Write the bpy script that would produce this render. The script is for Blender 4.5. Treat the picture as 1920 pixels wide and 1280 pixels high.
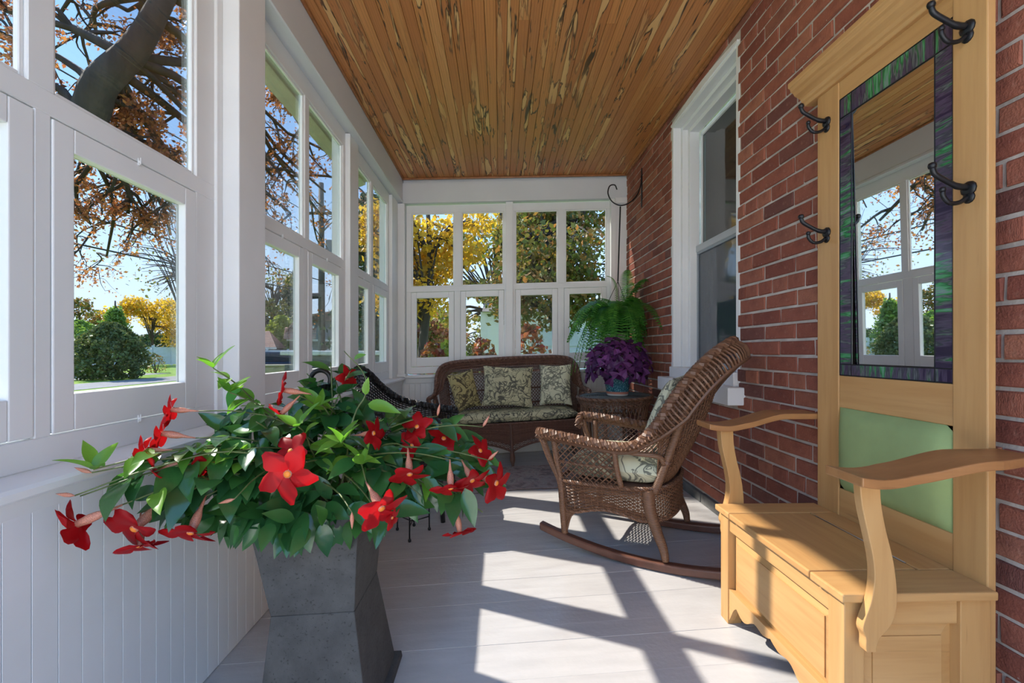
import bpy, math, random
import numpy as np
from mathutils import Vector, Matrix, Euler

for _o in list(bpy.data.objects):
    bpy.data.objects.remove(_o)
SC = bpy.context.scene
COL = SC.collection
rnd = random.Random(11)

# ---------------------------------------------------------------- camera
FPX = 830.0                                  # focal length in pixels of the 1920 wide frame
YAW = math.atan(23 / FPX)
CAMZ = 1.05
cam_d = bpy.data.cameras.new('camera')
cam_d.sensor_width = 36.0
cam_d.lens = FPX / 1920 * 36.0
cam_d.shift_y = 16 / 1920
cam_d.clip_end = 400
cam_d.clip_start = 0.05
cam = bpy.data.objects.new('camera', cam_d)
cam.location = (0, 0, CAMZ)
cam.rotation_euler = (math.pi / 2, 0, -YAW)
COL.objects.link(cam)
SC.camera = cam

# ---------------------------------------------------------------- sky, sun, exposure
SUN_DIR = Vector((-0.67, 0.37, 0.645)).normalized()      # towards the sun
world = bpy.data.worlds.new('sky')
SC.world = world
world.use_nodes = True
wn = world.node_tree
wn.nodes.clear()
_out = wn.nodes.new('ShaderNodeOutputWorld')
_bg = wn.nodes.new('ShaderNodeBackground')
_tc = wn.nodes.new('ShaderNodeTexCoord')
_sp = wn.nodes.new('ShaderNodeSeparateXYZ')
_rp = wn.nodes.new('ShaderNodeValToRGB')
wn.links.new(_tc.outputs['Generated'], _sp.inputs[0])
wn.links.new(_sp.outputs['Z'], _rp.inputs[0])
_e = _rp.color_ramp.elements
_e[0].position = 0.0; _e[0].color = (0.46, 0.54, 0.63, 1)
_e[1].position = 0.55; _e[1].color = (0.19, 0.37, 0.70, 1)
_m = _e.new(0.16); _m.color = (0.37, 0.51, 0.70, 1)
_m = _e.new(0.34); _m.color = (0.25, 0.43, 0.73, 1)
wn.links.new(_rp.outputs[0], _bg.inputs[0])
_bg.inputs[1].default_value = 1.0
wn.links.new(_bg.outputs[0], _out.inputs[0])

sun_d = bpy.data.lights.new('sun', 'SUN')
sun_d.energy = 4.1
sun_d.angle = math.radians(0.6)
sun_d.color = (1.0, 0.93, 0.84)
sun = bpy.data.objects.new('sun', sun_d)
sun.rotation_euler = SUN_DIR.to_track_quat('Z', 'Y').to_euler()
sun.location = SUN_DIR * 30
COL.objects.link(sun)

SC.view_settings.view_transform = 'Standard'
SC.view_settings.look = 'None'
SC.view_settings.exposure = 1.97
SC.view_settings.gamma = 1.0
SC.view_settings.use_curve_mapping = False

# ---------------------------------------------------------------- the porch in numbers
XL, XR = -0.955, 1.266          # faces of the window wall and of the brick wall
YE = 4.38                       # face of the end wall
YB = -0.7                       # the deck goes on behind the camera ...
YR = -0.25                      # ... but the roof ends here
YL = 0.25                       # and the window wall here
SL = 0.033                      # the old porch sags towards the street


def zf(x): return 0.03 + 0.055 * x
def zc(x): return 2.765 + 0.03 * x


_f = np.array([math.sin(YAW), math.cos(YAW), 0.0])
_r = np.array([math.cos(YAW), -math.sin(YAW), 0.0])
_c = np.array([0, 0, CAMZ])


def at(u, v, d):
    """point of the place seen at (u, v), d metres away along the view"""
    return Vector(_c + d * (_f + (u - 960) / FPX * _r + (656 - v) / FPX * np.array([0, 0, 1.0])))


def pj(p):
    q = np.array(p) - _c
    d = q @ _f
    return 960 + FPX * (q @ _r) / d, 656 - FPX * q[2] / d, d

# ---------------------------------------------------------------- mesh builder
class MB:
    def __init__(s):
        s.v = []; s.f = []; s.n = 0

    def add(s, V, F):
        V = np.asarray(V, float).reshape(-1, 3)
        s.v.append(V)
        n = s.n
        s.f.extend([tuple(i + n for i in q) for q in F])
        s.n += len(V)
        return s

    def hexa(s, p):
        return s.add(p, [(3, 2, 1, 0), (4, 5, 6, 7), (0, 1, 5, 4), (1, 2, 6, 5), (2, 3, 7, 6), (3, 0, 4, 7)])

    def box(s, x0, x1, y0, y1, z0, z1, sl=0.0):
        p = [(x, y, z + sl * x) for z in (z0, z1) for x, y in ((x0, y0), (x1, y0), (x1, y1), (x0, y1))]
        return s.hexa(p)

    def tube(s, path, r, n=6, closed=False):
        P = np.asarray(path, float)
        m = len(P)
        R = np.full(m, r) if np.isscalar(r) else np.asarray(r, float)
        T = np.zeros_like(P)
        if closed:
            T = np.roll(P, -1, 0) - np.roll(P, 1, 0)
        else:
            T[1:-1] = P[2:] - P[:-2]; T[0] = P[1] - P[0]; T[-1] = P[-1] - P[-2]
        T /= np.maximum(np.linalg.norm(T, axis=1), 1e-9)[:, None]
        a = np.array([0, 0, 1.0]) if abs(T[0][2]) < .9 else np.array([1.0, 0, 0])
        N = np.cross(T[0], a); N /= np.linalg.norm(N)
        ang = np.arange(n) * 2 * math.pi / n
        ca, sa = np.cos(ang)[:, None], np.sin(ang)[:, None]
        V = []
        for i in range(m):
            N = N - T[i] * (N @ T[i]); N /= max(np.linalg.norm(N), 1e-9)
            B = np.cross(T[i], N)
            V.append(P[i] + R[i] * (ca * N + sa * B))
        F = []
        for i in range(m if closed else m - 1):
            j = (i + 1) % m
            for k in range(n):
                l = (k + 1) % n
                F.append((i * n + k, i * n + l, j * n + l, j * n + k))
        if not closed:
            F.append(tuple(range(n - 1, -1, -1))); F.append(tuple((m - 1) * n + k for k in range(n)))
        return s.add(np.concatenate(V), F)

    def lathe(s, prof, n=24, c=(0, 0, 0), sq=None):
        V = []
        for r, z in prof:
            for k in range(n):
                a = 2 * math.pi * k / n
                V.append((c[0] + r * math.cos(a), c[1] + r * math.sin(a), c[2] + z))
        F = []
        m = len(prof)
        for i in range(m - 1):
            for k in range(n):
                l = (k + 1) % n
                F.append((i * n + k, i * n + l, (i + 1) * n + l, (i + 1) * n + k))
        F.append(tuple(range(n - 1, -1, -1))); F.append(tuple((m - 1) * n + k for k in range(n)))
        return s.add(V, F)

    def grid(s, P, closeu=False, closev=False):
        P = np.asarray(P, float)
        a, b = P.shape[:2]
        F = []
        for i in range(a if closeu else a - 1):
            i2 = (i + 1) % a
            for j in range(b if closev else b - 1):
                j2 = (j + 1) % b
                F.append((i * b + j, i2 * b + j, i2 * b + j2, i * b + j2))
        return s.add(P.reshape(-1, 3), F)

    def prism(s, poly, axis, a, b):
        """polygon of 2-D points pushed along an axis from a to b"""
        n = len(poly)
        def mk(p, t):
            return {'x': (t, p[0], p[1]), 'y': (p[0], t, p[1]), 'z': (p[0], p[1], t)}[axis]
        V = [mk(p, a) for p in poly] + [mk(p, b) for p in poly]
        F = [tuple(range(n - 1, -1, -1)), tuple(range(n, 2 * n))]
        F += [(i, (i + 1) % n, n + (i + 1) % n, n + i) for i in range(n)]
        return s.add(V, F)

    def mesh(s, name, mat, smooth=False):
        me = bpy.data.meshes.new(name)
        V = np.concatenate(s.v) if s.v else np.zeros((0, 3))
        me.from_pydata(V.tolist(), [], s.f)
        if smooth:
            me.polygons.foreach_set('use_smooth', [True] * len(me.polygons))
        if mat: me.materials.append(mat)
        me.validate()
        return me

    def build(s, name, mat, parent=None, smooth=False, bevel=0, seg=2, fixn=False, subsurf=0):
        me = s.mesh(name, mat, smooth)
        if fixn:
            import bmesh
            bm = bmesh.new(); bm.from_mesh(me)
            bmesh.ops.recalc_face_normals(bm, faces=bm.faces)
            bm.to_mesh(me); bm.free()
        o = link(name, me, parent)
        if bevel:
            m = o.modifiers.new('bevel', 'BEVEL'); m.width = bevel; m.segments = seg; m.limit_method = 'ANGLE'
        if subsurf:
            m = o.modifiers.new('sub', 'SUBSURF'); m.levels = subsurf; m.render_levels = subsurf
        return o


def link(name, me, parent=None, loc=None, rot=None, scale=None):
    o = bpy.data.objects.new(name, me)
    COL.objects.link(o)
    if parent is not None: o.parent = parent
    if loc is not None: o.location = loc
    if rot is not None: o.rotation_euler = rot
    if scale is not None: o.scale = scale if hasattr(scale, '__len__') else (scale,) * 3
    return o


def tag(o, label=None, cat=None, group=None, kind=None):
    if label: o['label'] = label
    if cat: o['category'] = cat
    if group: o['group'] = group
    if kind: o['kind'] = kind
    return o


def thing(name, label, cat, loc=(0, 0, 0), rot=(0, 0, 0), group=None, kind=None):
    o = link(name, None, None, loc, rot)
    o.empty_display_size = 0.1
    return tag(o, label, cat, group, kind)


def struct(name, mb, mat, label, **k):
    o = mb.build(name, mat, **k)
    return tag(o, label, None, None, 'structure')


def curve(pts, n, closed=False):
    """Catmull-Rom through points"""
    P = [np.array(p, float) for p in pts]
    m = len(P)
    out = []
    segs = m if closed else m - 1
    for k in range(n if closed else n + 1):
        t = k / n * segs
        i = min(int(t), segs - 1); u = t - i
        if closed:
            p0, p1, p2, p3 = P[(i - 1) % m], P[i % m], P[(i + 1) % m], P[(i + 2) % m]
        else:
            p1, p2 = P[i], P[i + 1]
            p0 = P[i - 1] if i > 0 else 2 * p1 - p2
            p3 = P[i + 2] if i + 2 < m else 2 * p2 - p1
        out.append(.5 * (2 * p1 + (p2 - p0) * u + (2 * p0 - 5 * p1 + 4 * p2 - p3) * u * u + (3 * p1 - p0 - 3 * p2 + p3) * u ** 3))
    return np.array(out)

# ---------------------------------------------------------------- materials
class NT:
    def __init__(s, name):
        s.m = bpy.data.materials.new(name); s.m.use_nodes = True
        s.t = s.m.node_tree; s.t.nodes.clear()
        s.o = s.t.nodes.new('ShaderNodeOutputMaterial')

    def n(s, typ, **k):
        nd = s.t.nodes.new('ShaderNode' + typ)
        for a, b in k.items():
            if a.startswith('i_'):
                key = a[2:]
                key = int(key) if key.isdigit() else key.replace('_', ' ')
                if isinstance(b, bpy.types.NodeSocket): s.t.links.new(b, nd.inputs[key])
                else: nd.inputs[key].default_value = b
            else: setattr(nd, a, b)
        return nd

    def l(s, a, b): s.t.links.new(a, b)

    def coord(s, scale=(1, 1, 1), which='Object', shift=None):
        tc = s.n('TexCoord')
        mp = s.n('Mapping', i_Scale=scale)
        src = tc.outputs[which]
        if shift is not None:
            src = s.n('VectorMath', operation='ADD', i_0=src, i_1=shift).outputs[0]
        s.l(src, mp.inputs[0])
        return mp.outputs[0]

    def noise(s, vec, scale, detail=3, rough=.5, dist=0):
        return s.n('TexNoise', i_Vector=vec, i_Scale=scale, i_Detail=detail, i_Roughness=rough, i_Distortion=dist).outputs['Fac']

    def ramp(s, fac, stops, interp='LINEAR'):
        r = s.n('ValToRGB', i_0=fac)
        r.color_ramp.interpolation = interp
        e = r.color_ramp.elements
        e[0].position = stops[0][0]; e[0].color = (*stops[0][1], 1)
        e[1].position = stops[-1][0]; e[1].color = (*stops[-1][1], 1)
        for p, c in stops[1:-1]:
            q = e.new(p); q.color = (*c, 1)
        return r.outputs[0]

    def mix(s, fac, a, b, blend='MIX'):
        x = s.n('Mix', data_type='RGBA', blend_type=blend)
        for sock, val in ((x.inputs[0], fac), (x.inputs[6], a), (x.inputs[7], b)):
            if isinstance(val, bpy.types.NodeSocket): s.l(val, sock)
            elif isinstance(val, (int, float)): sock.default_value = val
            else: sock.default_value = (*val, 1)
        return x.outputs[2]

    def math(s, op, a, b=0.0, clamp=False):
        x = s.n('Math', operation=op, use_clamp=clamp)
        for i, val in enumerate((a, b)):
            if isinstance(val, bpy.types.NodeSocket): s.l(val, x.inputs[i])
            else: x.inputs[i].default_value = val
        return x.outputs[0]

    def bump(s, h, strength=.3, dist=.01):
        return s.n('Bump', i_Height=h, i_Strength=strength, i_Distance=dist).outputs[0]

    def prin(s, col, rough=.5, metal=0, normal=None, spec=.5, coat=0):
        p = s.n('BsdfPrincipled')
        if isinstance(col, bpy.types.NodeSocket): s.l(col, p.inputs['Base Color'])
        else: p.inputs['Base Color'].default_value = (*col, 1)
        if isinstance(rough, bpy.types.NodeSocket): s.l(rough, p.inputs['Roughness'])
        else: p.inputs['Roughness'].default_value = rough
        p.inputs['Metallic'].default_value = metal
        p.inputs['Specular IOR Level'].default_value = spec
        p.inputs['Coat Weight'].default_value = coat
        if normal is not None: s.l(normal, p.inputs['Normal'])
        return p.outputs[0]

    def done(s, sh):
        s.l(sh, s.o.inputs[0]); return s.m

    def objrnd(s): return s.n('ObjectInfo').outputs['Random']


def plain(name, col, rough=.5, var=.12, scale=6, stretch=(1, 1, 1), bump=0.0, bscale=60, metal=0, spec=.5, objvar=0.0, bdist=.004):
    t = NT(name)
    v = t.coord(stretch)
    f = t.noise(v, scale, 4)
    lo = tuple(c * (1 - var) for c in col); hi = tuple(min(1, c * (1 + var)) for c in col)
    c = t.ramp(f, [(.3, lo), (.7, hi)])
    if objvar:
        k = t.math('ADD', t.math('MULTIPLY', t.objrnd(), 2 * objvar), 1 - objvar)
        g = t.n('CombineXYZ', i_0=k, i_1=k, i_2=k).outputs[0]
        c = t.mix(1.0, c, g, 'MULTIPLY')
    nm = t.bump(t.noise(v, bscale, 3), bump, bdist) if bump else None
    return t.done(t.prin(c, rough, metal, nm, spec))


def leafy(name, cols, rough=.35, trans=.35, spec=.5, vein=False, tcol=None):
    t = NT(name)
    g = t.n('NewGeometry').outputs['Random Per Island']
    r = t.math('FRACT', t.math('ADD', g, t.objrnd()))
    n = len(cols)
    c = t.ramp(r, [(i / max(1, n - 1), cols[i]) for i in range(n)])
    v = t.coord()
    c = t.mix(t.math('MULTIPLY', t.noise(v, 30, 2), .35), c, tuple(x * .6 for x in cols[0]))
    p = t.prin(c, rough, 0, None, spec)
    tr = t.n('BsdfTranslucent')
    if tcol: tr.inputs[0].default_value = (*tcol, 1)
    else: t.l(t.mix(1.0, c, (2.0, 2.1, 1.3), 'MULTIPLY'), tr.inputs[0])
    mx = t.n('MixShader', i_0=trans)
    t.l(p, mx.inputs[1]); t.l(tr.outputs[0], mx.inputs[2])
    return t.done(mx.outputs[0])


M = {}
M['white'] = plain('white_paint', (.80, .80, .80), .45, .04, 3, (1, 1, 1), .15, 25, bdist=.003)
M['white_trim'] = plain('white_trim_paint', (.82, .82, .82), .4, .03, 3, (1, 1, 1), .12, 30, bdist=.002)


def _beam():
    t = NT('beam_paint')
    v = t.coord((1, 1, 1))
    c = t.ramp(t.noise(v, 2.5, 3), [(.3, (.66, .68, .70)), (.7, (.70, .72, .74))])
    return t.done(t.prin(c, .5, 0, t.bump(t.noise(v, 40, 3), .15, .003)))


M['beam'] = _beam()


def _floor():
    t = NT('grey_floor_paint')
    v = t.coord((1.5, 6, 1), shift=t.n('CombineXYZ', i_0=t.math('MULTIPLY', t.objrnd(), 17.0)).outputs[0])
    w = t.coord()
    c = t.ramp(t.noise(v, 3, 4), [(.25, (.42, .405, .40)), (.75, (.50, .485, .48))])
    chips = t.ramp(t.noise(w, 55, 2, .6), [(.775, (0, 0, 0)), (.80, (1, 1, 1))])
    c = t.mix(t.math('MULTIPLY', chips, .7), c, (.16, .15, .14))
    h = t.math('ADD', t.math('MULTIPLY', t.noise(v, 4, 3), .6), t.math('MULTIPLY', t.noise(w, 70, 3), .35))
    return t.done(t.prin(c, .22, 0, t.bump(h, .35, .006), .5))


M['floor'] = _floor()


def _ceil():
    t = NT('stained_ceiling_wood')
    sh = t.n('CombineXYZ', i_0=t.math('MULTIPLY', t.objrnd(), 31.0), i_1=t.math('MULTIPLY', t.objrnd(), 57.0)).outputs[0]
    v = t.coord((11, 1.1, 1), 'Object', sh)
    vf = t.coord((60, 2.0, 1), 'Object', sh)
    base = t.ramp(t.objrnd(), [(0, (.50, .19, .060)), (.35, (.62, .265, .086)), (.6, (.56, .225, .072)), (.8, (.44, .155, .052)), (1, (.66, .31, .112))])
    # figure of flat sawn fir
    wv = t.n('TexWave', wave_type='BANDS', bands_direction='X', i_Vector=t.coord((9, .5, 1), 'Object', sh), i_Scale=2.2, i_Distortion=9.0, i_Detail=2.0, i_Detail_Scale=1.2).outputs['Fac']
    c = t.mix(t.math('MULTIPLY', t.ramp(wv, [(.60, (0, 0, 0)), (.95, (1, 1, 1))]), .30), base, (.26, .095, .03))
    c = t.mix(t.math('MULTIPLY', t.noise(vf, 3, 4), .22), c, (.28, .11, .035))
    n1 = t.noise(v, 1.5, 4, .55, .6)
    amt = t.ramp(t.noise(t.coord((1.1, .5, 1), 'Object', sh), .8, 2), [(.43, (.14, .14, .14)), (.54, (1, 1, 1))])
    light = t.math('MULTIPLY', t.ramp(n1, [(.545, (0, 0, 0)), (.575, (1, 1, 1))]), amt)
    dark = t.math('MULTIPLY', t.ramp(n1, [(.53, (0, 0, 0)), (.545, (1, 1, 1)), (.56, (1, 1, 1)), (.58, (0, 0, 0))]), amt)
    n2 = t.noise(v, 1.9, 3, .6, .8)
    dark2 = t.math('MULTIPLY', t.ramp(n2, [(.63, (0, 0, 0)), (.66, (1, 1, 1))]), amt)
    c = t.mix(t.math('MULTIPLY', light, .75), c, (.78, .50, .21))
    c = t.mix(t.math('MULTIPLY', t.math('MAXIMUM', dark, dark2), .92), c, (.022, .016, .014))
    return t.done(t.prin(c, .42, 0, t.bump(t.noise(vf, 4, 3), .12, .003), .4))


M['ceil'] = _ceil()
M['ceil_trim'] = plain('ceiling_moulding_wood', (.33, .13, .045), .4, .25, 4, (8, 8, 8))
M['dark'] = plain('dark_gap', (.03, .02, .015), .9, .1)


def _brick():
    t = NT('red_brick')
    isl = t.n('NewGeometry').outputs['Random Per Island']
    r = t.math('FRACT', t.math('ADD', isl, t.objrnd()))
    v = t.coord()
    c = t.ramp(r, [(0, (.22, .068, .047)), (.2, (.31, .098, .062)), (.45, (.37, .132, .082)), (.7, (.32, .105, .068)), (.86, (.42, .165, .10)), (.95, (.20, .075, .058)), (1, (.16, .065, .053))])
    c = t.mix(t.math('MULTIPLY', t.ramp(t.noise(v, 9, 5, .65), [(.4, (0, 0, 0)), (.75, (1, 1, 1))]), .6), c, (.13, .04, .032))
    c = t.mix(t.math('MULTIPLY', t.ramp(t.noise(v, 26, 3, .6), [(.62, (0, 0, 0)), (.8, (1, 1, 1))]), .4), c, (.45, .24, .17))
    c = t.mix(t.ramp(t.noise(v, 75, 1), [(.76, (0, 0, 0)), (.80, (.5, .5, .5))]), c, (.62, .55, .48))
    h = t.math('ADD', t.noise(v, 45, 4), t.noise(v, 160, 2))
    return t.done(t.prin(c, .75, 0, t.bump(h, .5, .005), .25))


M['brick'] = _brick()
M['mortar'] = plain('mortar', (.50, .44, .39), .9, .25, 12, bump=.5, bscale=90)
M['stone'] = plain('foundation_stone', (.13, .13, .125), .85, .35, 8, bump=.6, bscale=40, bdist=.01)


def wood(name, lo, hi, dark, axis, rough=.38):
    t = NT(name)
    s1 = [26, 26, 26]; s1[axis] = 1.6
    s2 = [9, 9, 9]; s2[axis] = 1.0
    sh = t.n('CombineXYZ', i_0=t.math('MULTIPLY', t.objrnd(), 13.0), i_2=t.math('MULTIPLY', t.objrnd(), 7.0)).outputs[0]
    v = t.coord(s1, 'Object', sh); w = t.coord(s2, 'Object', sh)
    c = t.ramp(t.noise(w, 1.2, 3, .5, .6), [(.3, lo), (.7, hi)])
    c = t.mix(t.math('MULTIPLY', t.ramp(t.noise(v, 2.0, 5, .6), [(.45, (0, 0, 0)), (.75, (1, 1, 1))]), .45), c, dark)
    c = t.mix(t.math('MULTIPLY', t.ramp(t.noise(w, 2.5, 2, .5, 1), [(.72, (0, 0, 0)), (.78, (1, 1, 1))]), .35), c, tuple(x * .6 for x in dark))
    return t.done(t.prin(c, rough, 0, t.bump(t.noise(v, 3, 3), .05, .002), .4))


_mw = ((.47, .25, .090), (.56, .325, .132), (.355, .165, .056))
M['maple_x'] = wood('honey_maple_grain_across', *_mw, 0)
M['maple_y'] = wood('honey_maple_grain_along', *_mw, 1)
M['maple_z'] = wood('honey_maple_grain_upright', *_mw, 2)
M['maple_arm'] = wood('honey_maple_arm', (.32, .140, .050), (.39, .185, .068), (.22, .09, .03), 0)
M['green_pad'] = plain('sage_green_fabric', (.27, .35, .14), .85, .08, 10, bump=.15, bscale=300, bdist=.001)
M['iron'] = plain('black_iron', (.012, .012, .014), .38, .2, 20, metal=.3)


def _mirror():
    t = NT('mirror_silver')
    return t.done(t.prin((.93, .94, .95), .01, 1.0))


M['mirror'] = _mirror()


def _stained(name, scale):
    t = NT(name)
    a = t.noise(t.coord(scale), 1.0, 3, .55, .3)
    b = t.noise(t.coord((3, 3, 3)), 1.6, 1)
    c = t.ramp(t.math('ADD', t.math('MULTIPLY', a, .62), t.math('MULTIPLY', b, .42)),
               [(.40, (.030, .020, .045)), (.47, (.075, .055, .095)), (.51, (.035, .04, .05)), (.545, (.11, .12, .125)), (.57, (.02, .10, .035)), (.61, (.05, .26, .09)), (.65, (.15, .22, .20)), (.70, (.05, .035, .07))])
    return t.done(t.prin(c, .06, 0, t.bump(a, .1, .002), .7))


M['stained_v'] = _stained('streaky_glass_upright', (10, 7, 60))
M['stained_h'] = _stained('streaky_glass_across', (10, 60, 7))


def glass(name, tint=(1, 1, 1), k=.06, haze=.0):
    t = NT(name)
    tr = t.n('BsdfTransparent'); tr.inputs[0].default_value = (*tint, 1)
    gl = t.n('BsdfGlossy'); gl.inputs['Roughness'].default_value = .01
    lw = t.n('LayerWeight'); lw.inputs[0].default_value = .18
    f = t.math('MULTIPLY', lw.outputs['Fresnel'], .45)
    mx = t.n('MixShader', i_0=f)
    t.l(tr.outputs[0], mx.inputs[1]); t.l(gl.outputs[0], mx.inputs[2])
    out = mx.outputs[0]
    if haze:
        # streaks of wiped dust on the glass
        d = t.n('BsdfTranslucent'); d.inputs[0].default_value = (.9, .88, .85, 1)
        hz = t.ramp(t.noise(t.coord((1, 1, 1)), 3.5, 5, .7, 1.2), [(.52, (0, 0, 0)), (.75, (haze, haze, haze))])
        m2 = t.n('MixShader', i_0=hz)
        t.l(out, m2.inputs[1]); t.l(d.outputs[0], m2.inputs[2]); out = m2.outputs[0]
    return t.done(out)


M['glass'] = glass('window_glass', (.72, .725, .72))


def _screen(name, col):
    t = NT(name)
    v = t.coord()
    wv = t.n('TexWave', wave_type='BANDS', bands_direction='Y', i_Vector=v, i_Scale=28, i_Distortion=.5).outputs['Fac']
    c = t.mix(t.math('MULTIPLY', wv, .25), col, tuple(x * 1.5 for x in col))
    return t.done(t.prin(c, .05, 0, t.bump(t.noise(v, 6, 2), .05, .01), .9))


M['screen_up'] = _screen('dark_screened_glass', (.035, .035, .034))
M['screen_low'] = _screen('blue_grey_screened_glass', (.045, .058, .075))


def wicker(name, lo, hi):
    t = NT(name)
    isl = t.n('NewGeometry').outputs['Random Per Island']
    v = t.coord()
    c = t.ramp(isl, [(0, lo), (1, hi)])
    c = t.mix(t.math('MULTIPLY', t.noise(v, 40, 3), .5), c, tuple(x * .55 for x in lo))
    return t.done(t.prin(c, .45, 0, t.bump(t.noise(v, 180, 2), .25, .002), .4))


M['wick'] = wicker('brown_wicker', (.13, .060, .032), (.25, .125, .068))
M['wick_dk'] = wicker('dark_brown_wicker', (.13, .062, .044), (.235, .12, .082))
M['wick_bk'] = wicker('black_brown_wicker', (.010, .009, .009), (.030, .024, .022))
M['runner'] = plain('varnished_brown_wood', (.12, .05, .033), .35, .2, 3, (6, 6, 6))


def wrapped(name, col):
    """cane wound round a frame pole"""
    t = NT(name)
    v = t.coord()
    wv = t.n('TexWave', wave_type='BANDS', bands_direction='Z', i_Vector=v, i_Scale=48, i_Distortion=1.0).outputs['Fac']
    c = t.mix(t.math('MULTIPLY', t.noise(v, 25, 3), .7), col, tuple(x * .5 for x in col))
    return t.done(t.prin(c, .42, 0, t.bump(wv, .5, .003), .4))


M['cane'] = wrapped('wound_cane', (.22, .11, .06))
M['cane_dk'] = wrapped('dark_wound_cane', (.16, .08, .055))
M['cane_bk'] = wrapped('black_wound_cane', (.02, .017, .016))


def floral(name, base, ink, scale=9.0):
    t = NT(name)
    sh = t.n('CombineXYZ', i_0=t.math('MULTIPLY', t.objrnd(), 5.0), i_1=t.math('MULTIPLY', t.objrnd(), 9.0)).outputs[0]
    v = t.coord((1, 1, 1), 'Object', sh)
    nz = t.n('TexNoise', i_Vector=v, i_Scale=7.0, i_Detail=1.0)
    warp = t.n('VectorMath', operation='SCALE', i_0=t.n('VectorMath', operation='SUBTRACT', i_0=nz.outputs['Color'], i_1=(.5, .5, .5)).outputs[0])
    warp.inputs['Scale'].default_value = .16
    vw = t.n('VectorMath', operation='ADD', i_0=v, i_1=warp.outputs[0]).outputs[0]
    # curling stems: iso lines of a smooth field
    st = t.noise(vw, scale * 1.1, 1, .4, .6)
    l1 = t.math('ABSOLUTE', t.math('SUBTRACT', st, .5))
    stem = t.ramp(l1, [(.016, (1, 1, 1)), (.028, (0, 0, 0))])
    st2 = t.noise(vw, scale * 1.9, 1, .4, 1.1)
    l2 = t.math('ABSOLUTE', t.math('SUBTRACT', st2, .55))
    tend = t.ramp(l2, [(.014, (1, 1, 1)), (.032, (0, 0, 0))])
    # flower heads with ribbed petals
    vo = t.n('TexVoronoi', i_Vector=vw, i_Scale=scale * .95, i_Randomness=.8)
    d = vo.outputs['Distance']
    rings = t.ramp(t.math('PINGPONG', t.math('MULTIPLY', d, 14.0), 1.0), [(.0, (1, 1, 1)), (.4, (0, 0, 0))])
    head = t.math('MULTIPLY', rings, t.ramp(d, [(.33, (1, 1, 1)), (.37, (0, 0, 0))]))
    vo2 = t.n('TexVoronoi', i_Vector=vw, i_Scale=scale * 3.2, feature='DISTANCE_TO_EDGE')
    leafm = t.math('MULTIPLY', t.ramp(vo2.outputs['Distance'], [(.05, (1, 1, 1)), (.12, (0, 0, 0))]),
                   t.ramp(t.noise(v, scale * .8, 1), [(.53, (0, 0, 0)), (.57, (1, 1, 1))]))
    k = t.math('MAXIMUM', t.math('MAXIMUM', stem, tend), t.math('MAXIMUM', head, leafm))
    c = t.mix(t.math('MULTIPLY', k, .9), t.ramp(t.noise(v, 5, 2), [(.3, base), (.7, tuple(x * 1.1 for x in base))]), ink)
    fine = t.noise(v, 400, 1)
    return t.done(t.prin(c, .85, 0, t.bump(fine, .1, .001), .15))


M['floral'] = floral('cream_green_floral_fabric', (.50, .47, .30), (.075, .075, .065))
M['floral2'] = floral('pale_floral_fabric', (.62, .60, .42), (.14, .14, .11), 8)
M['floral3'] = floral('ochre_floral_fabric', (.42, .36, .17), (.055, .045, .035), 9)


def _rug():
    t = NT('faded_rug')
    v = t.coord()
    c = t.ramp(t.noise(v, 11, 4, .65, .7), [(.36, (.20, .17, .17)), (.47, (.32, .25, .245)), (.54, (.36, .33, .30)), (.64, (.22, .19, .20))])
    return t.done(t.prin(c, .95, 0, t.bump(t.noise(v, 250, 2), .4, .003), .1))


M['rug'] = _rug()
M['rug_edge'] = plain('rug_binding', (.22, .17, .16), .95, .2, 30)


def _planter():
    t = NT('speckled_grey_planter')
    v = t.coord()
    c = t.ramp(t.noise(v, 14, 4, .6), [(.35, (.062, .061, .060)), (.7, (.092, .091, .089))])
    pits = t.ramp(t.noise(v, 130, 2, .5), [(.30, (1, 1, 1)), (.38, (0, 0, 0))])
    c = t.mix(t.math('MULTIPLY', pits, .7), c, (.028, .027, .026))
    return t.done(t.prin(c, .7, 0, t.bump(t.noise(v, 110, 3), .5, .003), .3))


M['planter'] = _planter()
M['soil'] = plain('potting_soil', (.03, .02, .014), .95, .4, 40, bump=.8, bscale=60, bdist=.01)
# ================================================================ floor
mb = MB()
mb.hexa([(x, y, zf(x) - dz) for dz in (.12, .0235) for x, y in ((-1.1, YB), (1.32, YB), (1.32, 4.55), (-1.1, 4.55))])
floor = struct('floor', mb, M['dark'], 'light grey painted porch floor of narrow boards')
pw = .086
mb = MB()
x0, x1, c = XL - .004, XR + .02, .0002
prof = [(0, -.022), (pw - .0024, -.022), (pw - .0024, -c * .8), (pw - c, 0), (c, 0), (0, -c * .8)]
V = [(x, y, z + zf(x)) for x in (x0, x1) for y, z in prof]
n = len(prof)
mb.add(V, [tuple(range(n - 1, -1, -1)), tuple(range(n, 2 * n))] + [(i, (i + 1) % n, n + (i + 1) % n, n + i) for i in range(n)])
plank_me = mb.mesh('floor_board', M['floor'])
y = YB
k = 0
while y < YE - .02:
    link('floor_board', plank_me, floor, (0, y, rnd.uniform(-.0006, .0006)), (0, 0, rnd.uniform(-.0004, .0004)))
    y += pw

# ================================================================ ceiling
mb = MB()
mb.hexa([(x, y, zc(x) + dz) for dz in (.017, .1) for x, y in ((-1.16, YR), (1.5, YR), (1.5, 4.55), (-1.16, 4.55))])
ceiling = struct('ceiling', mb, M['dark'], 'wood board porch ceiling with dark stained streaks')
NB = 38
cw = (XR - XL) / NB


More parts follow.
